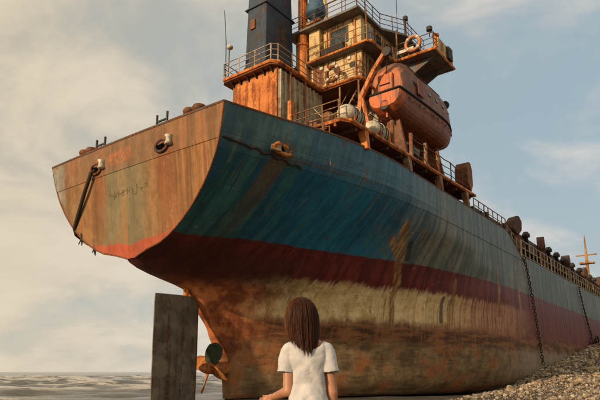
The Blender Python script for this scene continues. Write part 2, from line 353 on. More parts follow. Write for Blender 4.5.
def lit_and_faded_boat(name, sunlit_end, faded):
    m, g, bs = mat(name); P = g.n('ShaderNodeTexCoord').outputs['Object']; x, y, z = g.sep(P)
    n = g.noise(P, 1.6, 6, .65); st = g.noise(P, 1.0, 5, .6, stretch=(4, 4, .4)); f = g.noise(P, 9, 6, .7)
    side = g.ss(g.m('ADD', x, g.m('MULTIPLY', g.m('SUBTRACT', n, .5), .5)), .12, .75)      # stern end coloured brighter as if sunlit, sides darkened for shade and some fading
    c = g.mix(side, sunlit_end, g.mix(g.ss(n, .3, .7), faded, tuple(.6*v for v in faded)))
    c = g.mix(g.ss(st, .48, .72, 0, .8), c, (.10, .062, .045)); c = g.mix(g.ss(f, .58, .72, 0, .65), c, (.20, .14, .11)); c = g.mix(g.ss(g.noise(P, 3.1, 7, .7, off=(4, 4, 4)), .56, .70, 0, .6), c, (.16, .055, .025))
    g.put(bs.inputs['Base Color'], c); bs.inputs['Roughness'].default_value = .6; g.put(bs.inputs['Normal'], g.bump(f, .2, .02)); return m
M['boat'] = lit_and_faded_boat('lifeboat_hull_paint', (.60, .135, .025), (.30, .08, .032))
M['boat_canopy'] = lit_and_faded_boat('lifeboat_canopy_paint', (.58, .145, .03), (.27, .11, .058))
M['davit'] = weathered('davit_orange', (.58, .20, .06), .40, (.48, .17, .06), sc=2)
M['under'] = weathered('underside_grey', (.16, .155, .145), .30, (.11, .105, .10), sc=1.2)
M['deck'] = weathered('deck_red_brown', (.16, .07, .045), .5)
M['blue'] = weathered('ventilator_blue', (.06, .13, .21), .2, (.045, .10, .16), sc=2)
M['glass'] = plain('dark_window_glass', (.045, .055, .06), .12, var=.5, sc=3)
M['rudder'] = weathered('rudder_mud', (.17, .135, .095), .42, (.10, .082, .06), sc=1.2, rustc=((.15, .065, .03), (.05, .028, .016)))
M['prop'] = weathered('propeller_bronze', (.50, .19, .05), .35, (.36, .12, .035), sc=2.5)
M['prop_weed'] = plain('weed_green', (.035, .055, .022), .8, var=.6, sc=6)
M['mast'] = weathered('mast_yellow', (.42, .21, .07), .4, sc=.6)
M['ring'] = weathered('lifebuoy_orange', (.55, .22, .10), .2, (.45, .20, .10), sc=3)
M['rope'] = plain('tarred_rope', (.030, .022, .018), .9, sc=14)
M['chain'] = weathered('chain_rust', (.055, .04, .032), .4, (.04, .03, .026), sc=3)
M['silver'] = plain('galvanised', (.45, .45, .43), .45, .3)

# ================================================================== the setting
def ground_height(wx, wy):
    """beach: flat by the camera, falling to the sea on the port side, rubble bank rising beside the fore hull"""
    sx, sy, _ = to_ship((wx, wy, 0))
    h = -0.045*max(0.0, sy+19.0)
    h = max(h, -3.0) if sy < 40 else -3.0
    t = min(1.0, max(0.0, (math.hypot(wx, wy)-3.0)/9.0)); h *= t*t*(3-2*t)
    k = max(0.0, sx-21.5); bank = .098*k*k/(k+3.0) if k > 0 else 0.0
    bank = min(bank, 6.0)
    off = -9.0-sy
    bank *= math.exp(-max(0.0, off-1.0)/9.0) if off > 0 else math.exp(-max(0.0, -off)/5.0)
    h += bank*1.33
    if sx > 6: h += .42*math.exp(-((sy+12.2)/2.2)**2)*min(1, (sx-6)/14.0)
    h += .10*mnoise.noise(Vector((wx*.25, wy*.25, 1)))*min(1, t*1.2)+.03*mnoise.noise(Vector((wx*1.1, wy*1.1, 4)))*t
    return h

def axis_samples(lo, hi, fine_lo, fine_hi, fine, grow=1.25):
    xs = list(np.arange(fine_lo, fine_hi+1e-6, fine)); s = fine; q = fine_hi
    while q < hi: s *= grow; q = min(hi, q+s); xs.append(q)
    s = fine; q = fine_lo; pre = []
    while q > lo: s *= grow; q = max(lo, q-s); pre.append(q)
    return pre[::-1]+xs
def sheet(name, xs, ys, fn, material, **kw):
    vs = [(x, y, fn(x, y)) for y in ys for x in xs]; n = len(xs)
    fs = [(j*n+i, j*n+i+1, (j+1)*n+i+1, (j+1)*n+i) for j in range(len(ys)-1) for i in range(n-1)]
    mb = MB(); mb.v = vs; mb.f = fs; mb.mi = [0]*len(fs)
    return mb.build(name, material, smooth=True, **kw)

def sand_material():
    m, g, bs = mat('wet_sand'); P = g.n('ShaderNodeTexCoord').outputs['Object']; x, y, z = g.sep(P)
    a = g.noise(P, .35, 6, .6); f = g.noise(P, 5, 6, .7); p = g.n('ShaderNodeTexVoronoi'); g.put(p.inputs['Vector'], P); p.inputs['Scale'].default_value = 9
    c = g.mix(g.ss(a, .35, .65), (.06, .045, .030), (.12, .09, .058)); c = g.mix(g.ss(f, .5, .7, 0, .6), c, (.05, .038, .026))
    wet = g.ss(g.m('ADD', z, g.m('MULTIPLY', a, .4)), -.35, .15, 1, 0); c = g.mix(g.m('MULTIPLY', wet, .6), c, (.045, .034, .024))
    g.put(bs.inputs['Base Color'], c); g.put(bs.inputs['Roughness'], g.ss(wet, 0, 1, .9, .35))
    g.put(bs.inputs['Normal'], g.bump(g.m('ADD', f, g.m('MULTIPLY', p.outputs[0], .6)), .6, .03)); return m
M['sand'] = sand_material()
sheet('ground', axis_samples(-160, 420, -28, 75, .9), axis_samples(-160, 420, -12, 78, .9), ground_height, M['sand'], kind='structure')

SEA_Z = -0.42
def sea_height(x, y):
    # long swell and breaking rollers coming in towards the beach, short chop on top
    sx, sy, _ = to_ship((x, y, 0)); far = min(1.0, max(0.0, (sy+2)/24.0))
    w = 0.0
    for a, L, amp, s in ((R(97), 15.0, .26, .3), (R(108), 8.0, .16, 1.7), (R(86), 4.6, .11, 2.9), (R(122), 2.9, .06, .7), (R(70), 2.0, .04, 4.2)):
        ph = 2*math.pi*(x*math.cos(a)+y*math.sin(a))/L+s+1.9*mnoise.noise(Vector((x*.035, y*.035, s)))
        q = .5+.5*math.sin(ph); w += amp*(2*q**3-.62)*(.55+.9*max(0, mnoise.noise(Vector((x*.05+s, y*.02, 2)))+.45))
    return SEA_Z+w*(.18+.82*far)
def sea_material():
    m, g, bs = mat('muddy_sea'); P = g.n('ShaderNodeTexCoord').outputs['Object']; x, y, z = g.sep(P)
    n = g.noise(P, .5, 6, .65, stretch=(.35, 1.3, 1), off=(3, 1, 2)); f = g.noise(P, 3.0, 6, .7, stretch=(.5, 1, 1))
    c = g.mix(g.ss(n, .38, .62), (.10, .096, .082), (.17, .162, .14))
    foam = g.m('MULTIPLY', g.ss(g.m('ADD', z, g.m('MULTIPLY', g.m('SUBTRACT', f, .5), .22)), SEA_Z+.14, SEA_Z+.30), g.ss(n, .42, .58))
    c = g.mix(g.m('MULTIPLY', foam, .75), c, (.66, .65, .62))
    g.put(bs.inputs['Base Color'], c); g.put(bs.inputs['Roughness'], g.ss(foam, 0, 1, .09, .8)); bs.inputs['IOR'].default_value = 1.33
    g.put(bs.inputs['Normal'], g.bump(g.m('ADD', g.noise(P, 1.6, 6, .68, stretch=(.6, 1.3, 1)), g.m('MULTIPLY', f, .4)), .55, .22)); return m
M['sea'] = sea_material()
sheet('sea', axis_samples(-30000, 30000, -95, 30, .55, 1.35), axis_samples(-60, 45000, 20, 150, .55, 1.22), sea_height, M['sea'], kind='structure')

# ---- rubble bank: angular stones, heaped
def stone_shape(seed, sub=1):
    bm = bmesh.new(); bmesh.ops.create_icosphere(bm, subdivisions=sub, radius=1.0); r = random.Random(seed)
    sc = Vector((r.uniform(.8, 1.3), r.uniform(.6, 1.0), r.uniform(.45, .8)))
    for v in bm.verts:
        q = v.co.normalized(); k = 1+.33*mnoise.noise(q*1.6+Vector((seed*3.1, 0, 0)))
        for j in range(5):          # flat broken faces
            r2 = random.Random(seed*31+j); nn = Vector((r2.gauss(0, 1), r2.gauss(0, 1), r2.gauss(0, 1))).normalized(); dd = q.dot(nn)*k
            if dd > .72: k *= .72/dd
        v.co = Vector((q.x*sc.x, q.y*sc.y, q.z*sc.z))*k
    vs = np.array([v.co[:] for v in bm.verts]); fs = np.array([[v.index for v in f.verts] for f in bm.faces]); bm.free(); return vs, fs
SHAPES = [stone_shape(i) for i in range(1, 13)]
def rubble_material():
    m, g, bs = mat('rubble_stone'); P = g.n('ShaderNodeTexCoord').outputs['Object']; ob = g.n('ShaderNodeNewGeometry').outputs['Random Per Island']
    rp = g.n('ShaderNodeValToRGB'); g.put(rp.inputs[0], ob); e = rp.color_ramp.elements
    e[0].color = (.07, .058, .045, 1); e[1].color = (.66, .58, .46, 1); e[1].position = 1.0
    for pos, cc in ((.3, (.24, .17, .10, 1)), (.45, (.20, .19, .17, 1)), (.6, (.38, .29, .18, 1)), (.72, (.30, .28, .25, 1)), (.85, (.46, .33, .19, 1))): q = e.new(pos); q.color = cc
    v = g.ss(g.noise(P, 6, 6, .7), .3, .7, .6, 1.2)
    g.put(bs.inputs['Base Color'], g.mix(1.0, rp.outputs[0], g.comb(v, v, v), 'MULTIPLY')); bs.inputs['Roughness'].default_value = .85
    g.put(bs.inputs['Normal'], g.bump(g.noise(P, 14, 5, .7), .5, .03)); return m
M['rubble'] = rubble_material()
def rand_rot(r):
    a, b, c = r.uniform(0, 6.283, 3); return np.array((Matrix.Rotation(a, 3, 'Z') @ Matrix.Rotation((b-3.14)*.35, 3, 'X') @ Matrix.Rotation((c-3.14)*.35, 3, 'Y')))
def heap(name, spots, material, **kw):
    V = []; F = []; k = 0
    for (x, y, z, s) in spots:
        vs, fs = SHAPES[rng.integers(len(SHAPES))]
        V.append((vs*s) @ rand_rot(rng).T+np.array([x, y, z])); F.append(fs+k); k += len(vs)
    V = np.concatenate(V); F = np.concatenate(F)
    me = bpy.data.meshes.new(name); me.from_pydata(V.tolist(), [], F.tolist()); me.update(); me.materials.append(material)
    o = bpy.data.objects.new(name, me); COL.objects.link(o); return tag(o, **kw)
spots = []
for i in range(15000):
    sx = 16.0+57*rng.random()**1.2; sy = -9.0+2.2-rng.random()**1.3*22
    if sy > -8.8 and sx < 60: sy = -9.0-rng.random()*3
    p = S(sx, sy, 0); h = ground_height(p.x, p.y); s = (.07+.17*rng.random()**2.2)*(1.0 if sx > 27 else .75)
    if sx < 25 and rng.random() > (sx-15.5)/9.5: continue
    spots.append((p.x, p.y, h+rng.uniform(-.03, .16)*1.0, s))
for i in range(7000):
    sx = 9+36*rng.random(); sy = -10.0-14*rng.random(); p = S(sx, sy, 0)
    if rng.random() > (sx-8)/10: continue
    spots.append((p.x, p.y, ground_height(p.x, p.y)+.03, .04+.12*rng.random()**2.2))
heap('rubble', spots, M['rubble'], label='bank of broken tan rubble heaped against the hull', cat='rubble', kind='stuff')
spots = []
for i in range(2600):      # shingle strewn on the foreshore
    sx = rng.uniform(-16, 24); sy = rng.uniform(-24, -8.5); p = S(sx, sy, 0)
    spots.append((p.x, p.y, ground_height(p.x, p.y)+.005, .02+.06*rng.random()**3))
heap('shingle', spots, M['rubble'], label='scattered small stones strewn over the wet foreshore', cat='stones', kind='stuff')
rock_meshes = []
for i in range(6):
    vs, fs = stone_shape(50+i, 2); me = bpy.data.meshes.new('rock'); me.from_pydata(vs.tolist(), [], fs.tolist()); me.update(); me.materials.append(M['rubble']); rock_meshes.append(me)
for i in range(46):
    sx = 24+44*rng.random()**1.2; sy = -9.3-rng.random()**1.2*11; p = S(sx, sy, 0)
    o = bpy.data.objects.new('rock', rock_meshes[i % 6]); COL.objects.link(o); o.location = (p.x, p.y, ground_height(p.x, p.y)+.08)
    s = rng.uniform(.26, .42); o.scale = (s, s, s); o.rotation_euler = (rng.uniform(-.5, .5), rng.uniform(-.5, .5), rng.uniform(0, 6.3))
    tag(o, 'larger angular tan rock lying on the rubble bank beside the hull', 'rock', 'larger rocks on the rubble bank')

# ================================================================== the ship
# ---- hull form: half-breadths (metres) at stations, one table per height ----
HULL = [
 (-0.3, [7.2,8,10,13,16,19,22,27,32,36], [.2,.5,1.3,3.0,4.3,5.4,6.2,7.2,7.8,7.9]),
 (0.3,  [7.2,8,10,13,16,19,22,27,32,36], [.25,.7,1.8,3.7,5.1,6.2,7.0,8.0,8.55,8.6]),
 (1.5,  [7.1,8,10,13,16,19,22,27,32,36], [.3,.9,2.2,4.2,5.6,6.7,7.5,8.5,8.87,8.9]),
 (3.3,  [5.9,7,9,12,15,18,21,26,31,36],  [.2,.9,2.2,4.1,5.6,6.7,7.5,8.5,8.9,8.9]),
 (5.2,  [4.2,5.5,8,11,14,17,20,25,30,36],[.2,1.0,2.4,4.1,5.5,6.6,7.4,8.4,8.9,8.9]),
 (6.3,  [.7,2,4,7,10,13,16,20,25,29,36], [.3,.9,1.8,3.2,4.6,5.8,6.8,7.8,8.6,8.9,8.9]),
 (6.8,  [.62,3,6,9,12,16,20,25,28,36],   [2.2,2.5,3.3,4.5,5.7,7.0,7.9,8.65,8.9,8.9]),
 (7.4,  [.55,3,6,9,12,16,20,25,28,36],   [3.4,3.6,4.1,5.0,6.1,7.3,8.1,8.7,8.9,8.9]),
 (8.4,  [.43,3,6,9,12,16,20,25,36],      [4.65,4.95,5.5,6.2,7.0,7.9,8.5,8.9,8.9]),
 (9.5,  [.3,3,6,9,12,16,21,36],          [5.55,6.05,6.8,7.5,8.1,8.65,8.9,8.9]),
 (10.6, [.17,2.7,5,8,12,15,36],          [6.12,6.9,7.6,8.3,8.8,8.9,8.9]),
 (12.0, [0,2.7,4.8,7.5,10.9,36],         [6.5,7.3,8.0,8.6,8.9,8.9]),
]
def pchip(xs, ys, q):
    xs=np.asarray(xs,float); ys=np.asarray(ys,float); q=np.clip(np.asarray(q,float),xs[0],xs[-1])
    h=np.diff(xs); d=np.diff(ys)/h; m=np.zeros_like(ys)
    for i in range(1,len(xs)-1):
        if d[i-1]*d[i]>0:
            w1=2*h[i]+h[i-1]; w2=h[i]+2*h[i-1]; m[i]=(w1+w2)/(w1/d[i-1]+w2/d[i])
    m[0]=d[0]; m[-1]=d[-1]
    k=np.clip(np.searchsorted(xs,q,side='right')-1,0,len(xs)-2)
    t=(q-xs[k])/h[k]
    return ((1+2*t)*(1-t)**2*ys[k]+t*(1-t)**2*h[k]*m[k]+t*t*(3-2*t)*ys[k+1]+t*t*(t-1)*h[k]*m[k+1])
ZL=[r[0] for r in HULL]
def hull_x0(z): return pchip(ZL,[r[1][0] for r in HULL],z)
def hull_hb(x,z):
    "half-breadth of the hull at station x and height z"
    return float(pchip(ZL,[float(pchip(r[1],r[2],x)) for r in HULL],z))

ship = empty('cargo_ship', SHIP, SHIP_ROT, label='rusting stranded cargo ship with blue, red and cream hull beached beside a rubble bank', cat='ship')
# ---- hull shell
XF, XB, XE = 36.0, 104.0, 122.0
tt = np.concatenate([np.linspace(0, 1, 54)**1.5]); NC_A = len(tt)
mid_x = list(np.arange(39, 104.1, 5.0)); bow_x = list(np.linspace(105, 122, 16))
zrows = np.unique(np.concatenate([np.linspace(-.3, 10.6, 60)]))
def shell_row(z):
    x0 = float(hull_x0(z)); X = x0+(XF-x0)*tt
    pts = [(float(x), hull_hb(float(x), z)) for x in X]
    yf = pts[-1][1]
    for x in mid_x: pts.append((x, yf))
    for x in bow_x:
        e = XE-2.5+2.5*max(0, z)/10.6; q = min(1, (x-XB)/(e-XB)); pts.append((min(x, e), yf*(1-q**2.1)+.02))
    return [(x, y, float(z)) for x, y in pts]
rows = [shell_row(z) for z in zrows]; nr, nc = len(rows), len(rows[0])
mb = MB(); vs = []; fs = []
for sgn in (-1, 1):
    for r in rows: vs += [(x, sgn*y, z) for x, y, z in r]
H = nr*nc
for sd in (0, 1):
    for j in range(nr-1):
        for i in range(nc-1):
            a = sd*H+j*nc+i; q = (a, a+1, a+nc+1, a+nc); fs.append(q if sd == 0 else q[::-1])
for j in range(nr-1):
    if zrows[j] <= 6.31:
        a, b = j*nc, H+j*nc; fs.append((b, a, a+nc, b+nc))          # stern post
    a, b = j*nc+nc-1, H+j*nc+nc-1; fs.append((a, b, b+nc, a+nc))    # stem
for i in range(nc-1): fs.append((i, H+i, H+i+1, i+1))               # bottom
mb.add(vs, fs); hull = mb.build('hull', M['hull'], ship, smooth=True, label='weathered blue, dark red and cream hull plating with rust streaks')
# ---- transom: raked plane with a slight round, knuckle line below the bulwark
def transom_hb(z): return hull_hb(float(hull_x0(z)), z)
tz = sorted(set(list(np.linspace(6.3, 10.6, 20))))
def transom_x(y, z, hb): return 0.12*(12-z)-.10*(1-(y/max(hb, .1))**2)*(z-6.3)/5.7
def transom_part(zs, proud=0.0):
    mb = MB(); vs = []; n = 25
    for z in zs:
        hb = transom_hb(z)
        for k in range(n):
            y = hb*(2*k/(n-1)-1); vs.append((transom_x(y, z, hb)-proud, y, z))
    return mb.add(vs, [(j*n+i, j*n+i+1, (j+1)*n+i+1, (j+1)*n+i) for j in range(len(zs)-1) for i in range(n-1)])
transom_part(tz).build('transom', M['transom'], ship, label='rust streaked tan stern plate with faded lettering')
# bulwark: continues the transom and sides above deck level, a doubled plate standing slightly proud
zt = [10.58, 11.0, 11.5, 12.0]
bw = transom_part(zt, .03); bw2 = transom_part(zt, -.05)
tb = MB(); tb.add(bw.v, bw.f); tb.add(bw2.v, [f[::-1] for f in bw2.f])
tb.build('stern_bulwark', M['transom'], ship)
def rail_cap(path, w=.10, h=.06):
    return MB().tube(path, w, 6)
cap = MB()
cap.tube([(transom_x(y, 12, 6.5)-.0, y, 12.01) for y in np.linspace(-6.5, 6.5, 15)], .07, 6)
XS = list(np.linspace(0, 1, 20)**1.3*29.0)
for sgn in (-1, 1):
    mbw = MB(); vs = []; m_ = 0
    prof = XS+[30.2, 31.4, 32.6, 33.4]
    tops = [12.0]*len(XS)+[11.55, 10.9, 10.35, 10.12]
    for x, zt_ in zip(prof, tops):
        for z, o in ((10.2, -.08), (10.2, .03), (10.6, .03), (11.2, .03), (zt_, .03), (zt_, -.06)):
            z2 = min(z, zt_) if zt_ > 10.6 else (z if z < 10.3 else zt_); hb = hull_hb(max(x, float(hull_x0(min(12, max(z2, 10.2))))), min(12, z2)); vs.append((x+(.12*(12-z2) if x < .01 else .12*(12-z2)*max(0, 1-x/1.5)), sgn*(hb+o), z2))
    n = 6
    for i in range(len(prof)-1):
        for k in range(n-1): m_ = i*n+k; mbw.f.append((m_, m_+n, m_+n+1, m_+1)); mbw.mi.append(0)
    mbw.v = vs; mbw.build('side_bulwark', M['hull'], ship, smooth=False)
    cap.tube([(x, sgn*(hull_hb(x, 12)+.0), z+.02) for x, z in zip(prof, tops)], .06, 6)
    # lower bulwark plate of the main deck and its rubbing strake
    MB().box(33.2, 103, sgn*8.78, sgn*8.86, 9.6, 10.12).build('main_deck_bulwark', M['hull'], ship)
cap.build('bulwark_cap', M['rail_dark'], ship)
# decks
MB().slab([(x, -(hull_hb(x, 10.6)-.06)) for x in np.linspace(.3, 31, 16)]+[(x, hull_hb(x, 10.6)-.06) for x in np.linspace(31, .3, 16)], 10.45, 10.6).build('poop_deck', M['deck'], ship)
MB().slab([(31.1, -8.7), (104, -8.7), (117, -3), (117, 3), (104, 8.7), (31.1, 8.7)], 9.3, 9.5).build('main_deck', M['deck'], ship)
MB().box(30.9, 31.1, -8.6, 8.6, 9.5, 10.44).build('poop_front_bulkhead', M['brown'], ship)
# frames of the transom edge: thin rounded gunwale strip
edge = MB()
for sgn in (-1, 1):
    edge.tube([(float(hull_x0(z))-.0, sgn*transom_hb(z), z) for z in np.linspace(6.32, 12, 26)], .045, 6)
edge.build('transom_edge_bar', M['rust'], ship)
# faded, unreadable name lettering on the transom: worn brush strokes
let = MB(); r3 = random.Random(3)
def tp(y, z, o=.012): return (transom_x(y, z, transom_hb(z))-o, y, z)
for rep in range(2):
    pts = []
    for k in range(70):
        u = k/69; y = 1.35-2.75*u; zz_ = 9.42+.10*rep+.15*math.sin(u*34+rep*1.3)*(.6+.4*math.sin(u*9+1))+.06*math.sin(u*71+rep)
        pts.append(tp(y+.10*math.sin(u*50), zz_, .006))
    for k in range(0, 69, 1):
        if r3.random() < .78: let.tube(pts[k:k+2], .008+.012*r3.random(), 4)
let.build('faded_lettering', plain('worn_dark_lettering', (.185, .142, .08), .95), ship, label='faded unreadable dark lettering on the stern', kind='stuff')

# ---- mooring leads in the transom, bollards and frames on the poop rail
for yy in (-2.65, 2.35):
    zc = 11.02; x_ = transom_x(yy, zc, 6.2)
    ring = MB().tube([(x_-.05, yy+.42*math.cos(a), zc+.27*math.sin(a)) for a in np.linspace(0, 2*math.pi, 20, endpoint=False)], .075, 6, closed=True).build('mooring_lead', M['brown'], ship, smooth=True)
    MB().add([(x_-.045, yy+.40*math.cos(a), zc+.25*math.sin(a)) for a in np.linspace(0, 2*math.pi, 18, endpoint=False)], [tuple(range(18))]).build('dark_opening', M['void'], ring)  # flat disc, its black replaces the shade of a real hole
    MB().lathe([(.10, -.22), (.19, -.2), (.14, -.08), (.14, .08), (.19, .2), (.10, .22)], 12, 'z', (x_-.12, yy-.55, zc+.12)).build('roller', M['white'], ring, smooth=True, label='white roller of the mooring lead')
for yy in (4.45, 3.85, -3.75, -4.35):
    MB().lathe([(.22, 10.6), (.17, 10.8), (.16, 12.35), (.29, 12.42), (.34, 12.56), (.28, 12.68), (.08, 12.72)], 14, 'z', (.62, yy, 0)).build('bollard', M['rust'], ship, smooth=True)
for yy in (2.65, -2.15):
    f = MB(); [f.tube([(.35, yy+o, 10.6), (.35, yy+o, 12.85)], .06, 6) for o in (-.36, .36)]; f.tube([(.35, yy-.36, 12.5), (.35, yy+.36, 12.5)], .055, 6)
    f.build('roller_frame', M['dark'], ship)
# torn side lead near the stern, and the bent plate lip running aft from it
lip = MB(); lp = []
for i, x in enumerate(np.linspace(.25, 4.4, 22)):
    z = 10.66-.02*i+.05*math.sin(i*1.7)*(.2+.8*(x > 1.6)); lp.append((x, -(hull_hb(x, z)+.05), z))
lip.tube(lp, [.05+.03*abs(math.sin(i*2.1)) for i in range(22)], 6); lip.build('torn_plate_lip', M['dark'], ship)
lead = MB(); cx_, cz_ = 3.05, 10.72; cy_ = -(hull_hb(cx_, cz_)+.03)
lead.tube([(cx_+.55*math.cos(a), cy_-.07-.02*math.sin(3*a), cz_+.20*math.sin(a)) for a in np.linspace(0, 2*math.pi, 18, endpoint=False)], [.09+.03*math.sin(k*2.3) for k in range(18)], 6, closed=True)
ld = lead.build('side_mooring_lead', M['orange_rust'], ship, smooth=True)
MB().add([(cx_+.5*math.cos(a), cy_-.055, cz_+.16*math.sin(a)) for a in np.linspace(0, 2*math.pi, 14, endpoint=False)], [tuple(range(14))]).build('dark_opening', M['void'], ld)  # flat black disc in place of a shaded hole
MB().hexa([(2.3, cy_-.02, 10.55), (2.75, cy_-.25, 10.5), (2.8, cy_-.15, 10.46), (2.35, cy_+.05, 10.5)], [(2.35, cy_-.02, 10.78), (2.85, cy_-.16, 10.86), (2.9, cy_-.08, 10.84), (2.4, cy_+.05, 10.74)]).build('bent_flap', M['rail'], ld)

# ---- rudder, stock and propeller
RX0, RX1 = 2.22, 5.02
rud = MB(); secs = []
for z, x0, x1 in ((-.55, RX0+.05, RX1-.02), (0.6, RX0+.03, RX1), (2.4, RX0, RX1), (4.6, RX0-.02, RX1-.02), (4.86, RX0, RX1-.06)):
    ring = []
    for t, w in ((0, .03), (.12, .10), (.4, .19), (.7, .20), (.92, .13), (1, .05)): ring.append((x0+(x1-x0)*t, -w, z-.02*(z > 4.8)+.05*t*(z > 4)))
    for t, w in ((1, .05), (.92, .13), (.7, .20), (.4, .19), (.12, .10), (0, .03)): ring.append((x0+(x1-x0)*t, w, z-.02*(z > 4.8)+.05*t*(z > 4)))
    secs.append(ring)
n = 12; vs = [p for s_ in secs for p in s_]
rud.add(vs, [(j*n+i, j*n+(i+1) % n, (j+1)*n+(i+1) % n, (j+1)*n+i) for j in range(4) for i in range(n)]+[tuple(range(n-1, -1, -1)), tuple(4*n+i for i in range(n))])
rudder = rud.build('rudder', M['rudder'], ship, label='tall dark mud-stained rudder plate')
MB().lathe([(.16, 4.7), (.14, 5.0), (.14, 5.75), (.2, 5.8)], 12, 'z', (4.15, 0, 0)).build('rudder_stock', M['orange_rust'], ship, smooth=True)
prop = MB().lathe([(.05, 5.25), (.18, 5.4), (.30, 5.75), (.33, 6.3), (.36, 6.9), (.40, 7.4)], 16, 'x', (0, 0, 1.3)).build('propeller', M['prop'], ship, smooth=True)
for k in range(4):
    a0 = R(22+90*k); vs = []; nu, nv = 7, 9
    for i in range(nv):
        rr = .25+1.12*i/(nv-1); ch = .20+.36*math.sin(math.pi*min(1, (i+.6)/(nv+.6)))**.8; pitch = R(62-30*i/(nv-1))
        if i == nv-1: ch *= .45
        for j in range(nu):
            c_ = (j/(nu-1)-.5)*2*ch; px_ = 5.95+c_*math.cos(pitch)*.8; ta = a0+c_*math.sin(pitch)/max(rr, .3)*.8
            vs.append((px_+.03*(1-(2*j/(nu-1)-1)**2), rr*math.cos(ta), 1.3+rr*math.sin(ta)))
    b = MB().add(vs, [(i*nu+j, i*nu+j+1, (i+1)*nu+j+1, (i+1)*nu+j) for i in range(nv-1) for j in range(nu-1)])
    o = b.build('blade', M['prop_weed'] if k == 1 else M['prop'], prop, smooth=True)
    s = o.modifiers.new('thick', 'SOLIDIFY'); s.thickness = .05; s.offset = 0

# ---- boat deck on its brackets
BT, BX = .028, 6.0
def bz(x): return 13.0+BT*(x-BX)
MB().slab([(6.0, -5.2), (6.0, -8.35), (6.35, -8.65), (23.0, -8.65), (23.0, 8.65), (6.35, 8.65), (6.0, 8.35), (6.0, 5.2), (8.6, 5.2), (8.6, -5.2)][::-1], 12.80, 13.0, BT, BX).build('boat_deck', [M['deck']], ship)
fas = MB(); fas.tube([(5.98, -5.2, bz(6)-.1), (5.98, -8.35, bz(6)-.1), (6.33, -8.67, bz(6.3)-.1), (23.0, -8.67, bz(23)-.1)], .12, 6)
fas.build('boat_deck_edge', M['orange_rust'], ship)
for sgn in (-1, 1):
    for x in (7.75, 12.55, 16.9, 21.4):
        zt_ = bz(x)-.15
        MB().hexa([(x-.10, sgn*8.9-.06*sgn, 11.9), (x+.16, sgn*8.9-.06*sgn, 11.9), (x+.16, sgn*8.55, 11.9), (x-.10, sgn*8.55, 11.9)],
                  [(x-.22, sgn*8.72, zt_), (x+.2, sgn*8.72, zt_), (x+.2, sgn*8.3, zt_), (x-.22, sgn*8.3, zt_)]).build('deck_bracket', M['orange_rust'] if x < 10 else M['rail'], ship)
for x in np.arange(7, 23, 1.6):
    MB().hexa([(x-.05, -8.6, bz(x)-.42), (x+.05, -8.6, bz(x)-.42), (x+.05, -5.3, bz(x)-.42), (x-.05, -5.3, bz(x)-.42)], [(x-.05, -8.6, bz(x)-.2), (x+.05, -8.6, bz(x)-.2), (x+.05, -5.3, bz(x)-.2), (x-.05, -5.3, bz(x)-.2)]).build('deck_beam', M['brown'], ship)
# house under the boat deck and accommodation tower
MB().box(9.3, 22.5, -6.3, 6.3, 10.6, 12.85).build('lower_deckhouse', M['brown'], ship)
acc = MB().box(15.5, 22.0, -5.2, 5.2, 12.9, 19.0).build('accommodation_block', M['cream_side'], ship)
MB().box(15.44, 15.5, -4.4, -3.5, 13.2, 15.2).build('door', M['dark'], acc); MB().box(15.44, 15.5, -4.3, -3.4, 16.7, 18.6).build('door', M['dark'], acc)
for z in (14.2, 17.6):
    for x in (17.0, 19.0, 21.0):
        MB().box(x-.3, x+.3, -5.26, -5.2, z-.3, z+.35).build('window', M['glass'], acc)
MB().slab([(12.9, -2.3), (12.9, -5.6), (22.3, -5.6), (22.3, 5.6), (17.5, 5.6), (17.5, 1.3)][::-1], 16.15, 16.3).build('middle_deck', M['brown'], ship)
railing([(12.95, -2.4, 16.3), (12.95, -5.55, 16.3), (22.2, -5.55, 16.3)], 1.05, 3, 1.1, .03).build('middle_deck_railing', M['rail'], ship)
# inclined ladders between decks
def ladder(p0, p1, w, n=10):
    p0, p1 = Vector(p0), Vector(p1); mb = MB(); off = Vector((w/2, 0, 0))
    for s_ in (-1, 1):
        mb.tube([p0+off*s_, p1+off*s_], .05, 4); mb.tube([p0+off*s_+Vector((0, 0, .9)), p1+off*s_+Vector((0, 0, .9))], .028, 4)
    for i in range(1, n): q = p0.lerp(p1, i/n); mb.box(q.x-w/2, q.x+w/2, q.y-.12, q.y+.12, q.z-.02, q.z+.02)
    return mb
ladder((11.6, -5.6, 13.15), (11.6, -3.0, 16.25), .75).build('ladder', M['rail_pale'], ship)
ladder((13.9, -2.9, 16.3), (13.9, -5.0, 19.1), .7).build('ladder', M['rail'], ship)

# ---- engine casing: rust orange aft face, ribbed pale side
casing = MB().box(8.5, 13.0, -2.3, 1.3, 10.6, 18.97).build('engine_casing', M['orange_rust'], ship, label='bright orange rusted casing wall below the funnel platform')
sidew = MB().box(8.62, 13.05, -2.36, -2.295, 10.62, 18.9)
sw = sidew.build('side_wall', M['cream_side'], casing)
for x in np.arange(8.66, 13.0, .42): MB().box(x, x+.10, -2.47, -2.36, 10.65, 18.88).build('wall_rib', M['cream_side'], casing)
MB().box(8.46, 8.5, -.9, -.1, 10.65, 12.6).build('door', M['rust'], casing)
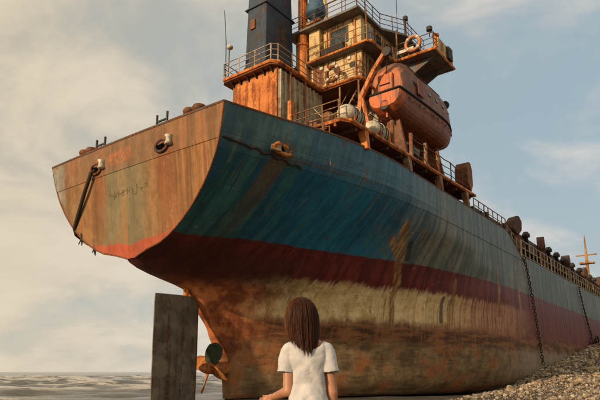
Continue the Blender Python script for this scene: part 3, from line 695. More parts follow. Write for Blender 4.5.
# platform (deck A): narrow round the funnel, widening at the tower
platA = [(8.05, 1.7), (8.05, -2.15), (8.4, -2.5), (12.55, -2.5), (12.75, -2.7), (12.75, -5.25), (12.95, -5.45), (21.0, -5.45), (21.0, 5.45), (17.0, 5.45), (17.0, 1.9), (8.25, 1.9)]
MB().slab(platA[::-1], 19.02, 19.3).build('funnel_platform', [M['rust']], ship)
fas = MB(); fas.tube([(p[0], p[1], 19.2) for p in platA[:8]], .13, 6); fas.build('platform_edge', M['orange_rust'], ship)
rp_ = [(8.12, 1.75, 19.3), (8.12, -2.12, 19.3), (8.42, -2.43, 19.3), (12.6, -2.43, 19.3), (12.82, -2.65, 19.3), (12.82, -5.2, 19.3), (13.0, -5.38, 19.3), (17.5, -5.38, 19.3)]
railing(rp_[:1]+rp_[1:4], 1.1, 3, 1.25, .034).build('platform_railing', M['rail_pale'], ship)
railing(rp_[3:], 1.1, 3, 1.25, .030).build('platform_railing', M['rail'], ship)
railing([(8.12, 1.75, 19.3), (12.7, 1.8, 19.3)], 1.1, 3, 1.25, .03).build('platform_railing', M['rail_dark'], ship)
# brackets below the platform
for y in np.linspace(-2.0, 1.2, 6): MB().hexa([(8.42, y-.03, 18.7), (8.5, y-.03, 18.7), (8.5, y+.03, 18.7), (8.42, y+.03, 18.7)], [(8.12, y-.03, 19.0), (8.5, y-.03, 19.0), (8.5, y+.03, 19.0), (8.12, y+.03, 19.0)]).build('platform_bracket', M['dark'], ship)
# ---- funnel
fun = MB()
fun.hexa([(9.6, -.4, 19.3), (12.7, -.4, 19.3), (12.7, 1.45, 19.3), (9.6, 1.45, 19.3)], [(9.75, -.33, 27.6), (12.4, -.33, 27.6), (12.4, 1.25, 27.6), (9.75, 1.25, 27.6)])
funnel = fun.build('funnel', M['funnel'], ship, bevel=.12, label='tall dark blue funnel above the orange casing')
MB().box(9.58, 9.66, .55, .95, 23.3, 24.0).build('vent_grille', M['rust'], funnel)
for dy in (.1, .8): MB().lathe([(.22, 27.5), (.22, 28.6), (.25, 28.65)], 12, 'z', (10.8, dy, 0)).build('exhaust_pipe', M['dark'], funnel, smooth=True)
for z in (20.6, 24.9): MB().hexa([(9.60, -.43, z), (12.68, -.43, z), (12.68, 1.47, z), (9.60, 1.47, z)], [(9.60, -.43, z+.07), (12.68, -.43, z+.07), (12.68, 1.47, z+.07), (9.60, 1.47, z+.07)]).build('funnel_band', M['funnel'], funnel)
# lamp and whip aerial beside the funnel
MB().tube([(8.3, 1.55, 19.3), (8.3, 1.55, 21.6)], .04, 6).build('lamp_post', M['rail_dark'], ship)
MB().lathe([(.05, 21.45), (.2, 21.5), (.22, 21.62), (.1, 21.75)], 10, 'z', (8.3, 1.5, 0)).build('deck_lamp', M['white'], ship, smooth=True)
MB().tube([(8.2, 1.7, 19.3), (8.2, 1.75, 22.0), (8.2, 1.98, 24.4)], [.035, .03, .02], 5).build('whip_aerial', M['dark'], ship)
# ---- tall orange vent pipe between funnel and bridge, with flanges
pip = MB(); pip.lathe([(.40, 19.3), (.40, 23.0), (.47, 23.02), (.47, 23.12), (.33, 23.14), (.33, 28.5)], 14, 'z', (13.0, -.88, 0))
pip.build('vent_pipe', M['orange_rust'], ship, smooth=False)
# ---- bridge house
bridge = MB().slab([(13.35, -5.3), (20.0, -5.3), (20.0, 5.3), (17.6, 5.3), (17.6, 0.0), (13.35, 0.0)], 19.3, 23.9).build('bridge_house', M['cream'], ship, label='cream bridge house with rust runs')
def window_at(x, y0, y1, z0, z1):
    fr = MB()
    for a in ((y0-.09, y0, z0-.09, z1+.09), (y1, y1+.09, z0-.09, z1+.09), (y0, y1, z0-.09, z0), (y0, y1, z1, z1+.09)): fr.box(x-.07, x-.002, *a)
    w = fr.build('window', M['rail_dark'], bridge); return w
for y0, y1, z0, z1 in ((-4.25, -3.0, 22.45, 23.45),):
    window_at(13.35, y0, y1, z0, z1); MB().box(13.31, 13.345, y0, y1, z0, z1).build('window_pane', M['glass'], bridge)
MB().box(13.3, 13.345, -2.3, -1.5, 19.35, 21.2).build('door', M['rust'], bridge)
for y in (-4.6, -3.4): MB().lathe([(.2, 13.29), (.22, 13.33), (.2, 13.345)], 12, 'x', (0, y, 20.6)).build('porthole', M['dark'], bridge)
for x in (14.4, 15.8, 17.2, 18.6): MB().box(x-.45, x+.45, -5.35, -5.302, 22.6, 23.5).build('window_pane', M['glass'], bridge)
MB().box(14.3, 15.0, -5.35, -5.302, 19.4, 21.2).build('door', M['brown'], bridge)
MB().hexa([(12.9, -4.2, 21.75), (13.3, -4.2, 21.75), (13.3, -2.5, 21.75), (12.9, -2.5, 21.75)], [(12.75, -4.2, 22.05), (13.1, -4.2, 22.3), (13.1, -2.5, 22.3), (12.75, -2.5, 22.05)]).build('locker', M['dark'], ship)
# pilaster beside the pipe carrying the blue mushroom ventilator
MB().box(12.95, 13.345, -2.3, -1.45, 21.6, 24.4).build('vent_trunk', M['cream'], ship)
MB().box(12.75, 13.5, -2.45, -1.35, 24.4, 24.62).build('vent_shelf', M['rail'], ship)
MB().lathe([(.32, 24.6), (.32, 25.0), (.62, 25.05), (.70, 25.25), (.66, 25.75), (.50, 26.1), (.5, 27.2)], 16, 'z', (13.1, -1.92, 0)).build('mushroom_ventilator', M['blue'], ship, smooth=True)
# deck B round the bridge house, with railing
dB = [(12.8, -1.3), (12.8, -6.0), (13.0, -6.2), (16.2, -6.2), (16.2, -9.05), (19.4, -9.05), (19.4, -6.2), (20.4, -6.2), (20.4, 6.2), (17.4, 6.2), (17.4, .0), (12.8, .0)]
MB().slab(dB[::-1], 21.42, 21.6).build('bridge_deck', [M['under']], ship, label='bridge deck with side wings')
fas = MB(); fas.tube([(p[0], p[1], 21.52) for p in dB[:4]], .10, 6); fas.build('bridge_deck_edge', M['orange_rust'], ship)
railing([(12.86, -1.3, 21.6), (12.86, -6.0, 21.6), (13.05, -6.15, 21.6), (16.1, -6.15, 21.6)], 1.05, 2, 1.5, .03).build('bridge_deck_railing', M['rail'], ship)
# starboard bridge wing: plated front, open rail aft, slanted bracket below
wing = MB().box(19.3, 19.38, -9.0, -6.2, 21.6, 22.75).build('bridge_wing', M['cream'], ship)
MB().box(16.9, 19.3, -9.04, -8.97, 21.6, 22.7).build('wing_side_plate', M['cream'], wing)
MB().box(18.2, 18.9, -9.22, -9.05, 21.75, 22.6).build('sidelight_box', M['dark'], wing)
railing([(16.26, -6.3, 21.6), (16.26, -8.98, 21.6), (16.95, -9.0, 21.6)], 1.15, 3, .9, .032).build('wing_railing', M['rail_dark'], wing)
fas = MB(); fas.tube([(16.18, -6.2, 21.52), (16.18, -9.07, 21.52), (19.42, -9.07, 21.52), (19.42, -6.3, 21.52)], .11, 6); fas.build('wing_edge', M['orange_rust'], wing)
for x in (16.9, 18.8): MB().hexa([(x-.04, -5.3, 19.6), (x+.04, -5.3, 19.6), (x+.04, -5.25, 19.6), (x-.04, -5.25, 19.6)], [(x-.04, -8.7, 21.38), (x+.04, -8.7, 21.38), (x+.04, -5.25, 21.38), (x-.04, -5.25, 21.38)]).build('wing_bracket', M['under'], wing)
MB().lathe([(.04, 22.7), (.04, 23.1), (.2, 23.15), (.2, 23.4), (.05, 23.5)], 10, 'z', (16.6, -8.6, 0)).build('wing_lamp', M['dark'], wing)
MB().lathe([(.16, 22.0), (.16, 22.9), (.24, 22.95), (.24, 23.1)], 10, 'z', (17.2, -8.75, 0)).build('compass_stand', M['orange_rust'], wing)
MB().tube([(8.9+7.4, -6.4, 22.1), (16.3, -7.6, 22.1)], .16, 4).build('white_locker', M['white'], wing)
# bridge roof with railing and aerials
roof = [(12.5, -5.6), (15.6, -5.6), (17.3, -6.6), (20.6, -6.6), (20.6, 6.6), (17.3, 6.6), (17.3, .2), (12.5, .2)]
MB().slab(roof, 23.9, 24.06).build('bridge_roof', M['under'], ship)
railing([(12.56, .1, 24.06), (12.56, -5.5, 24.06), (15.6, -5.5, 24.06), (17.3, -6.5, 24.06), (20.5, -6.5, 24.06)], 1.1, 3, 1.2, .03).build('roof_railing', M['rail_dark'], ship)
for (x, y, h) in ((17.0, -6.1, 3.4), (18.3, -6.3, 2.0), (14.0, -5.3, 2.6), (15.2, -3.0, 3.0)): MB().tube([(x, y, 24.06), (x, y, 24.06+h)], [.03, .02], 5).build('whip_aerial', M['dark'], ship)
MB().lathe([(.05, 24.06), (.05, 25.3), (.18, 25.35), (.18, 25.6), (.06, 25.7)], 8, 'z', (17.6, -6.45, 0)).build('roof_lamp', M['dark'], ship)
mm = MB(); mm.tube([(17, 0, 24), (17, 0, 31)], [.25, .15], 10); mm.tube([(17, -2, 29), (17, 2, 29)], .07, 6); mm.build('radar_mast', M['cream'], ship)

# ---- boat deck rail, posts, boxes
railing([(x, -8.5, bz(x)) for x in (13.2, 15.2, 17.2, 19.2, 21.2, 22.8)], 1.35, 3, 2.0, .035, sag=.12).build('boat_deck_railing', M['rail_dark'], ship)
railing([(6.1, -5.2, bz(6.1)), (6.1, -8.2, bz(6.1))], 1.05, 3, 1.0, .034).build('boat_deck_railing', M['rail'], ship)
for x in (10.9, 13.2, 15.2, 17.0): MB().box(x-.09, x+.09, -8.62, -8.46, bz(x), bz(x)+1.5).build('stanchion', M['rail'], ship)
MB().box(6.05, 6.25, -5.3, -5.05, bz(6), bz(6)+1.9).build('stanchion', M['orange_rust'], ship)
bx_ = MB(); 
def ventbox(x, y, z0, z1, l=1.15, w=1.2):
    mb = MB(); c_ = .32
    prof = [(-l/2+c_, z0), (l/2-c_, z0), (l/2, z0+c_*1.4), (l/2, z1-c_*1.5), (l/2-c_, z1), (-l/2+c_, z1), (-l/2, z1-c_*1.5), (-l/2, z0+c_*1.4)]
    n = 8; vs = [(x+p, y-w/2, q) for p, q in prof]+[(x+p, y+w/2, q) for p, q in prof]
    mb.add(vs, [tuple(range(n)), tuple(range(2*n-1, n-1, -1))]+[(i, n+i, n+(i+1) % n, (i+1) % n) for i in range(n)])
    return mb
ventbox(22.6, -8.1, bz(22)+.25, bz(22)+2.35, .9, 1.0).build('deck_ventilator', M['rust'], ship, bevel=.06)
MB().box(22.3, 22.9, -8.4, -7.8, bz(22)-.3, bz(22)+.3).build('ventilator_trunk', M['rust'], ship)

# ---- clutter on the poop beside the casing: winch drum, pipes
winch = MB().lathe([(.55, -7.3), (.55, -7.2), (.25, -7.18), (.25, -6.2), (.55, -6.18), (.55, -6.08)], 14, 'y', (4.6, 0, 11.9)).build('mooring_winch', M['brown'], ship)
MB().box(4.1, 5.1, -7.4, -7.3, 10.6, 12.1).build('winch_side', M['brown'], winch); MB().box(4.1, 5.1, -6.08, -5.98, 10.6, 12.1).build('winch_side', M['brown'], winch)
pp = MB(); pp.tube([(5.6, -7.6, 10.6), (5.6, -7.6, 12.7), (5.6, -6.2, 12.75), (5.6, -5.5, 12.4)], .09, 7); pp.tube([(5.2, -6.9, 10.6), (5.2, -6.9, 12.9)], .12, 7); pp.build('deck_pipes', M['rust'], ship, smooth=True)
railing([(5.7, -5.0, 10.6), (5.7, -7.9, 10.6)], 2.0, 4, .9, .03).build('poop_railing', M['rail'], ship)

# ---- main deck: hatch coaming, ventilators, open rail, foremast
MB().box(33.0, 97, -7.2, 7.2, 9.5, 12.2).build('hatch_coaming', M['dark'], ship)
for i in range(6): MB().box(33.4+10.6*i, 43.6+10.6*i, -7.7, 7.7, 12.2, 13.5).build('hatch_cover', M['brown'], ship, bevel=.08)
MB().box(23.8, 32.4, -8.2, -7.0, 10.6, 12.9).build('hose_locker', M['dark'], ship)
rv = random.Random(5)
for x in (33.9, 43.5, 53.6, 64.2, 74.5, 84.5, 94.5):
    for sgn in (-1, 1):
        hgt, wid = rv.uniform(1.35, 1.85), rv.uniform(.75, 1.0)
        v_ = ventbox(0, 0, 0, hgt, wid, wid*rv.uniform(.8, 1.15)).build('deck_ventilator', M['brown'], ship, bevel=.07, loc=(x+rv.uniform(-.3, .3), sgn*8.0, 12.75))
        v_.rotation_euler = (rv.uniform(-.05, .05), rv.uniform(-.12, .08), rv.uniform(-.5, .5))
        MB().box(-.33, .33, -.3, .3, -3.25, .1).build('trunk', M['brown'], v_)
        MB().lathe([(.16, 0), (.16, .08)], 10, 'x', (wid/2-.01, 0, hgt*.55)).build('hand_wheel', M['dark'], v_)
for k in range(7):
    x0 = 33.0+10*k
    if k == 0: railing([(22.2, -8.84, 12.02), (29.2, -8.84, 12.02)], .95, 2, 1.0, .035).build('poop_side_railing', M['rail'], ship); railing([(29.6, -8.8, 11.0), (33.0, -8.8, 10.15)], 1.55, 3, 1.1, .04).build('main_deck_railing', M['rail_pale'], ship)
    railing([(x0+.05, -8.82, 10.12), (x0+9.95, -8.82, 10.12)], 1.9, 3, 1.25, .055).build('main_deck_railing', M['rail_pale'], ship)
railing([(33, 8.82, 10.12), (103, 8.82, 10.12)], 1.9, 2, 2, .055).build('main_deck_railing', M['rail_pale'], ship)
mast = MB().tube([(114, 0, 9.5), (114, 0, 24.5), (114, 0, 29.3)], [.4, .28, .10], 10).build('foremast', M['mast'], ship, label='yellow foremast at the bow')
MB().tube([(114, -2.0, 25.2), (114, 2.0, 25.2)], .14, 6).build('crosstree', M['mast'], mast); MB().box(113.2, 114.8, -1.4, 1.4, 23.3, 23.6).build('lookout_platform', M['mast'], mast)
MB().slab([(98, -8.6), (104, -8.4), (116, -4), (119.5, 0), (116, 4), (104, 8.4), (98, 8.6)], 9.5, 12.2).build('forecastle', M['hull'], ship)

# ---- clutter: cowl vents, lockers, drums, pipes, stays
def cowl(x, y, z, h, r=.28, face=math.pi):
    mb = MB(); d_ = Vector((math.cos(face), math.sin(face), 0)); b_ = Vector((x, y, z))
    mb.tube([b_, b_+Vector((0, 0, h*.6)), b_+Vector((0, 0, h*.82))+d_*.05, b_+Vector((0, 0, h))+d_*.25, b_+Vector((0, 0, h*1.02))+d_*.55], [r*.7, r*.7, r*.8, r*1.1, r*1.5], 12)
    return mb
cowl(7.2, -4.2, 10.6, 3.2).build('cowl_ventilator', M['orange_rust'], ship, smooth=True)
cowl(9.6, -5.3, 13.1, 1.9, .24, R(200)).build('cowl_ventilator', M['rail'], ship, smooth=True)
for i, (x, y, s_) in enumerate(((8.9, -7.2, .8), (11.2, -6.9, .65), (14.6, -6.2, .9), (6.9, -6.3, .6))):
    MB().box(x-s_*.6, x+s_*.6, y-s_*.4, y+s_*.4, bz(x), bz(x)+s_*1.1).build('deck_locker', (M['orange_rust'], M['brown'], M['white'], M['rust'])[i], ship, bevel=.03)
for i, (x, y) in enumerate(((10.4, -3.6), (11.2, -3.9), (13.6, -4.6))):
    MB().lathe([(.29, 16.3 if x > 13 else 13.12), (.30, 16.6 if x > 13 else 13.4), (.29, 17.15 if x > 13 else 14.0)], 12, 'z', (x, y, 0)).build('oil_drum', (M['blue'], M['rust'], M['orange_rust'])[i], ship, smooth=True)
pp = MB()
for x, y, z0, z1 in ((9.4, -2.62, 12.9, 18.9), (10.9, -2.62, 12.9, 18.9)): pp.tube([(x, y, z0), (x, y, z1)], .07, 7)
pp.build('casing_pipes', M['rust'], ship, smooth=True, kind='stuff')
for y in (-4.9, -2.7): MB().tube([(13.28, y, 19.3), (13.28, y, 23.85)], .05, 6).build('drain_pipe', M['orange_rust'], ship)
for x, z in ((16.2, 16.2), (14.0, 16.2)): MB().tube([(x, -5.4, bz(x)), (x, -5.4, z)], .08, 7).build('deck_post', M['rail'], ship)
for y in (-5.3, -3.9): MB().tube([(12.95, y, bz(13)), (12.95, y, 16.2)], .07, 7).build('deck_post', M['orange_rust'], ship); MB().tube([(12.9, y, 16.3), (12.9, y, 19.1)], .07, 7).build('deck_post', M['rail'], ship)
railing([(8.6, -2.9, 13.1), (8.6, -5.1, 13.07)], 1.05, 3, .9, .032).build('boat_deck_railing', M['rail_pale'], ship)
railing([(8.7, -5.2, 13.08), (11.0, -5.2, 13.15)], 1.05, 3, 1.0, .032).build('boat_deck_railing', M['rail'], ship)
MB().tube([(12.4, .4, 27.5), (17, 0, 30.6)], .018, 4).build('stay_wire', M['dark'], ship)
ladder((16.0, -6.6, 13.3), (17.6, -6.2, 16.2), .6).build('ladder', M['rail'], ship)
for y in np.arange(-8.1, -5.2, .55): MB().box(5.93, 6.0, y, y+.12, bz(6)-.36, bz(6)-.2).build('edge_lug', M['orange_rust'], ship)
for k in range(6): MB().tube([(24.4+k*1.35, -8.5, 10.6), (24.4+k*1.35, -8.5, 12.6+.25*math.sin(k*2.1))], .14, 7).build('vent_pipe_stub', M['dark'], ship)

for k in range(16): x = 35.5+3.6*k+rv.uniform(-1, 1); MB().lathe([(.18, 9.5), (.18, 13.3), (.34, 13.35), (.36, 13.6), (.2, 13.85)], 10, 'z', (x, -7.95, 0)).build('air_pipe', M['dark'], ship, smooth=True)
for x, z0 in ((13.9, 19.3), (15.1, 19.3)): MB().tube([(x, -5.36, z0), (x, -5.36, 23.85)], .04, 6).build('drain_pipe', M['rust'], ship)
for y in (-4.4, -3.2, -2.2): MB().box(13.26, 13.34, y-.12, y+.12, 21.0, 21.2).build('bulkhead_lamp', M['white'], ship)
railing([(19.34, -8.9, 22.75), (19.34, -6.3, 22.75)], .35, 1, .9, .03).build('wing_railing', M['rail_dark'], ship)
MB().tube([(16.4, -6.3, 21.6), (16.4, -6.3, 24.0)], .06, 6).build('wing_post', M['rail'], ship)
MB().tube([(13.0, -5.9, 21.6), (13.0, -5.9, 23.95)], .05, 6).build('deck_post', M['rail'], ship)
MB().lathe([(.22, 24.06), (.22, 24.7), (.42, 24.75), (.36, 25.15), (.1, 25.3)], 12, 'z', (14.2, -4.4, 0)).build('roof_ventilator', M['cream'], ship, smooth=True)
sl = MB(); sl.tube([(17, -1.2, 26.5), (17, 1.2, 26.5)], .12, 6); sl.tube([(17, 0, 24), (17, 0, 26.5)], .12, 6); sl.build('radar_scanner', M['white'], ship)

# ================================================================== things hung on or standing on the ship
def ship_thing(name, x, y, z, **kw): return empty(name, S(x, y, z), SHIP_ROT, **kw)
# ---- davits (fixed to the ship)
for x in (12.0, 20.6):
    dv = MB()
    pts = [(x, -5.5, bz(x)), (x, -5.75, 15.5), (x, -6.0, 17.3), (x, -6.9, 18.75), (x, -7.75, 19.75), (x, -7.95, 19.8)]
    dv.tube(pts, [.20, .20, .18, .17, .15, .12], 4); dv.tube([(x, -7.0, bz(x)), (x, -6.5, 15.2), (x, -6.05, 17.2)], .13, 4)
    dv.tube([(x, -5.8, 15.6), (x, -6.6, 15.2)], .08, 4)
    d_ = dv.build('davit', M['davit'], ship, label='orange lifeboat davit arm')
    MB().lathe([(.22, x-.12), (.30, x-.1), (.30, x+.1), (.22, x+.12)], 12, 'x', (0, -7.8, 19.65)).build('sheave', M['dark'], d_)
    MB().tube([(x+(.8 if x < 15 else -.7), -7.3, 18.2), (x+.1, -7.75, 19.6)], .03, 5).build('fall_wire', M['dark'], d_)
MB().tube([(12.0, -6.4, 18.1), (20.6, -6.4, 18.1)], .09, 6).build('davit_span', M['davit'], ship)
# ---- lifeboat: stations along the boat, origin under its keel
boat = ship_thing('lifeboat', 12.4, -7.3, 15.95, label='large orange enclosed lifeboat hanging from davits on the ship side', cat='lifeboat')
def loft(sections, close_ends=True):
    n = len(sections[0]); vs = [p for s_ in sections for p in s_]; m_ = len(sections)
    fs = [(j*n+i, j*n+(i+1) % n, (j+1)*n+(i+1) % n, (j+1)*n+i) for j in range(m_-1) for i in range(n)]
    if close_ends: fs += [tuple(range(n-1, -1, -1)), tuple((m_-1)*n+i for i in range(n))]
    return MB().add(vs, fs)
BL = 9.2
def half_beam(t): return 1.32*(.80+.20*math.sin(math.pi*min(1, t*1.6)/1.0*.5))*(1-max(0, (t-.62)/.38)**2.4*.93)
def keel_z(t): return .95*max(0, (.14-t)/.14)**1.6*.55+1.15*max(0, (t-.72)/.28)**2
hs = []; cs = []; T = [0, .015, .05, .1, .18, .3, .42, .54, .66, .76, .85, .92, .97, 1.0]
gz = lambda t: 1.45+.22*max(0, t-.5)**1.5
for t in T:
    b = half_beam(t)*(1 if t > 0 else .96); k = keel_z(t); gzz = gz(t); sec = []
    for a in np.linspace(0, math.pi, 15):            # U shaped bottom from gunwale to gunwale
        c_, s_ = math.cos(a), math.sin(a); e = .62
        sec.append((t*BL, b*math.copysign(abs(c_)**e, c_), gzz-(gzz-k)*abs(s_)**.75))
    sec += [(t*BL, -b*.9, gzz+.02), (t*BL, b*.9, gzz+.02)]
    hs.append(sec)
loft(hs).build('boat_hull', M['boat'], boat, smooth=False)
for t in [0, .03, .08, .16, .3, .45, .6, .72, .82, .9, .96]:
    b = half_beam(t)*.97; g0 = gz(t)+.01; env = min(1.0, (.60+.40*min(1, t/.10)))*(1-max(0, (t-.66)/.34)**2*.72); hh = 2.05*env
    if .04 < t < .2: hh += .22
    x = t*BL+.12+(.25 if t == 0 else 0)
    sec = [(x, b, g0), (x, b*.99, g0+hh*.30), (x, b*.92, g0+hh*.70), (x, b*.74, g0+hh*.94), (x, b*.3, g0+hh*1.02), (x, -b*.3, g0+hh*1.02), (x, -b*.74, g0+hh*.94), (x, -b*.92, g0+hh*.70), (x, -b*.99, g0+hh*.30), (x, -b, g0)]
    cs.append(sec)
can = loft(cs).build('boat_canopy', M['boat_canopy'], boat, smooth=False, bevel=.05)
fen = [(t*BL-.02, -half_beam(t)-.03, gz(t)) for t in T]; fen2 = [(t*BL-.02, half_beam(t)+.03, gz(t)) for t in T]
MB().tube(fen+fen2[::-1], .075, 6, closed=True).build('rubbing_band', M['black'], boat, smooth=True)
for t in (.2, .31, .42, .53, .64, .74):
    for sgn in (-1, 1):
        b = half_beam(t)*.97; hh = 2.05*(1-max(0, (t-.66)/.34)**2*.72); z = gz(t)+hh*.52; y = sgn*(b*.955+.01)
        MB().hexa([(t*BL-.05, y-.05, z-.13), (t*BL+.25, y-.05, z-.13), (t*BL+.25, y+.05, z-.13), (t*BL-.05, y+.05, z-.13)], [(t*BL-.05, y-.05-sgn*.08, z+.13), (t*BL+.25, y-.05-sgn*.08, z+.13), (t*BL+.25, y+.05-sgn*.08, z+.13), (t*BL-.05, y+.05-sgn*.08, z+.13)]).build('window', M['glass'], can)
for t in np.linspace(.12, .86, 12): MB().lathe([(.05, -.03), (.05, .03)], 8, 'y', (t*BL, -half_beam(t)*1.0-.01, gz(t)-.30)).build('grab_fitting', M['dark'], boat)
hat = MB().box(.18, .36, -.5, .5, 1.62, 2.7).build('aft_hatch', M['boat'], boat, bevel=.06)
MB().tube([(.14, -.35, 2.0), (.14, .35, 2.0)], .03, 5).build('hatch_bar', M['dark'], hat)
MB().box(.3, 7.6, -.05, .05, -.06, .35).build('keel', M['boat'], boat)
MB().lathe([(.3, -.02), (.34, .05), (.3, .12)], 14, 'x', (.02, 0, .62)).build('propeller_guard', M['dark'], boat)
for x in (.8, 8.1): MB().tube([(x, 0, 2.2), (x, 0, 3.0), (x+.1, 0, 3.1)], .06, 6).build('lifting_hook', M['dark'], boat)
for sgn in (-1, 1):
    gl = MB(); pts = []
    for k in range(33):
        t = .1+.78*k/32; pts.append((t*BL, sgn*(half_beam(t)+.05), gz(t)-.32-.16*abs(math.sin(k*math.pi/4))))
    gl.tube(pts, .022, 5); gl.build('grab_line', M['rail'], boat)
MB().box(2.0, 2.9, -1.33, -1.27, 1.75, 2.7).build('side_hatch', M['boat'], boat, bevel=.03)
MB().tube([(.4, -.3, 3.55), (.4, -.3, 4.1)], .03, 5).build('boat_light', M['dark'], boat)
MB().tube([(1.2, -.95, 3.42), (6.2, -.95, 3.42)], .03, 5).build('roof_rail', M['rail_dark'], boat)
# cradle chocks under the boat, part of the ship
for x in (13.6, 19.0): MB().hexa([(x-.12, -8.2, bz(x)), (x+.12, -8.2, bz(x)), (x+.12, -6.2, bz(x)), (x-.12, -6.2, bz(x))], [(x-.1, -7.7, 16.0), (x+.1, -7.7, 16.0), (x+.1, -6.9, 16.0), (x-.1, -6.9, 16.0)]).build('boat_chock', M['rust'], ship)

# ---- life raft canisters in cradles
def raft(x, label):
    r_ = ship_thing('life_raft', x, -8.05, bz(x), label=label, cat='life raft', group='life raft canisters on the boat deck')
    cr = MB()
    for o in (-.45, .45): cr.box(o-.05, o+.05, -.45, .45, 0, .18); cr.hexa([(o-.05, -.5, .0), (o+.05, -.5, .0), (o+.05, -.38, .0), (o-.05, -.38, .0)], [(o-.05, -.55, .45), (o+.05, -.55, .45), (o+.05, -.47, .45), (o-.05, -.47, .45)])
    cr.build('cradle', M['orange_rust'], r_)
    MB().lathe([(.15, -.86), (.36, -.80), (.47, -.62), (.5, -.3), (.5, .3), (.47, .62), (.36, .80), (.15, .86)], 18, 'x', (0, 0, .62)).build('canister', M['grp'], r_, smooth=True)
    MB().tube([(0, -.52*math.cos(a), .62+.52*math.sin(a)) for a in np.linspace(0, 2*math.pi, 20, endpoint=False)], .045, 5, closed=True).build('seam_band', M['grp'], r_)
    for o in (-.42, -.2, .2, .42): MB().tube([(o, -.515*math.cos(a), .62+.515*math.sin(a)) for a in np.linspace(0, 2*math.pi, 20, endpoint=False)], .028, 4, closed=True).build('strap', M['dark'], r_)
    return r_
raft(7.45, 'dirty white life raft canister at the aft corner of the boat deck')
raft(10.0, 'dirty white life raft canister below the stern of the lifeboat')
# ---- lifebuoys
def buoy(x, y, z, rot, label, rad=.42, m_=None):
    r_ = empty('lifebuoy', S(x, y, z), SHIP_ROT+rot, label=label, cat='lifebuoy', group='lifebuoys on the railings')
    MB().tube([(0, rad*math.cos(a), rad*math.sin(a)) for a in np.linspace(0, 2*math.pi, 22, endpoint=False)], .11, 8, closed=True).build('ring', m_ or M['ring'], r_, smooth=True)
    for k in range(4):
        a = R(45+90*k); MB().tube([(0, rad*math.cos(a+d_), rad*math.sin(a+d_)) for d_ in (-.16, 0, .16)], .122, 8).build('band', M['white'], r_, smooth=True)
    return r_
buoy(16.12, -7.6, 22.35, 0, 'orange lifebuoy hung on the high bridge wing railing', .5)
buoy(12.68, -3.5, 20.0, 0, 'dull brown lifebuoy hung on the platform railing beside the casing', .5, M['rust'])

# ---- mooring rope lead out over the transom
rope = MB(); pts = [(.02, 2.4, 10.95), (-.12, 2.55, 10.85), (.0, 3.2, 9.95), (.22, 3.95, 9.05), (.40, 4.52, 8.38), (.6, 4.66, 8.1), (1.3, 4.55, 7.7)]
rope.tube([S(*p) for p in pts], .10, 7); ro = rope.build('mooring_rope', M['rope'], smooth=True, label='thick dark rope hanging taut from the left opening in the stern', cat='rope')
# rags of weed hanging from the lower transom edge
for i, (y, z, lab) in enumerate(((4.0, 7.98, 'ragged dark strip hanging just below the rope end at the stern edge'), (2.9, 7.33, 'ragged dark strip hanging lower along the stern edge, away from the rope end'))):
    x_ = float(hull_x0(z)); h = MB(); a = S(x_+.02, y, z+.06)
    for k in range(3):
        q = a+Vector((random.uniform(-.07, .07), random.uniform(-.07, .07), 0)); h.tube([q, q+Vector((random.uniform(-.05, .05), 0, -.28)), q+Vector((random.uniform(-.12, .12), 0, -random.uniform(.45, .65)))], [.06, .05, .02], 5)
    h.build('hanging_rag', M['dark'], smooth=True, label=lab, cat='rag')

# ---- heavy chains hanging down the ship side
def link_mesh():
    pts = [(.0, .075*math.cos(a), .17*math.copysign(abs(math.sin(a))**.7, math.sin(a))) for a in np.linspace(0, 2*math.pi, 12, endpoint=False)]
    o = MB().tube(pts, .036, 5, closed=True).build('link', M['chain'], None, smooth=True); me = o.data; bpy.data.objects.remove(o); return me
LK = link_mesh()
def chain(path, label, step=.27):
    P = [Vector(p) for p in path]; e = empty('hanging_chain', S(*P[0]), SHIP_ROT, label=label, cat='chain', group='heavy chains on the ship side'); k = 0
    for a, b in zip(P[:-1], P[1:]):
        n = max(1, round((b-a).length/step)); q = (b-a).to_track_quat('Z', 'X')
        for i in range(n):
            o = bpy.data.objects.new('link', LK); COL.objects.link(o); o.parent = e; o.location = a.lerp(b, (i+.5)/n)-P[0]
            o.rotation_mode = 'QUATERNION'; o.rotation_quaternion = q @ Matrix.Rotation(R(90*(k % 2)+random.uniform(-25, 25)), 4, 'Z').to_quaternion(); o.scale = (1, 1.25, 1); k += 1
    return e
for dy in (0, ):
    chain([(32.7, -9.08, 10.5), (33.4, -9.1, 9.0), (34.25, -9.1, 7.0), (35.1, -9.1, 4.2), (35.7, -9.12, 1.7)], 'long dark chain hanging down the hull below the end of the high poop')
    chain([(53.8, -9.08, 10.4), (55.0, -9.1, 8.6), (56.3, -9.1, 7.0), (58.5, -9.12, 4.7)], 'dark chain hanging down the hull farther forward above the top of the rubble')
cl_ = MB()
for i in range(14):
    a = S(58.6+random.uniform(-1.4, 1.2), -9.15-random.random()*.5, 4.5+random.uniform(-.5, .8)); b = S(58.2+random.uniform(-1.6, 1.6), -9.2-random.random()*.7, 4.0+random.uniform(-.5, .6)); cl_.tube([a, (a+b)/2+Vector((0, 0, random.uniform(-.3, .3))), b], .09, 5)
cl_.build('tangled_chain_heap', M['chain'], smooth=True, label='dark tangle of chain and rope piled where the forward chain meets the rubble', cat='chain')

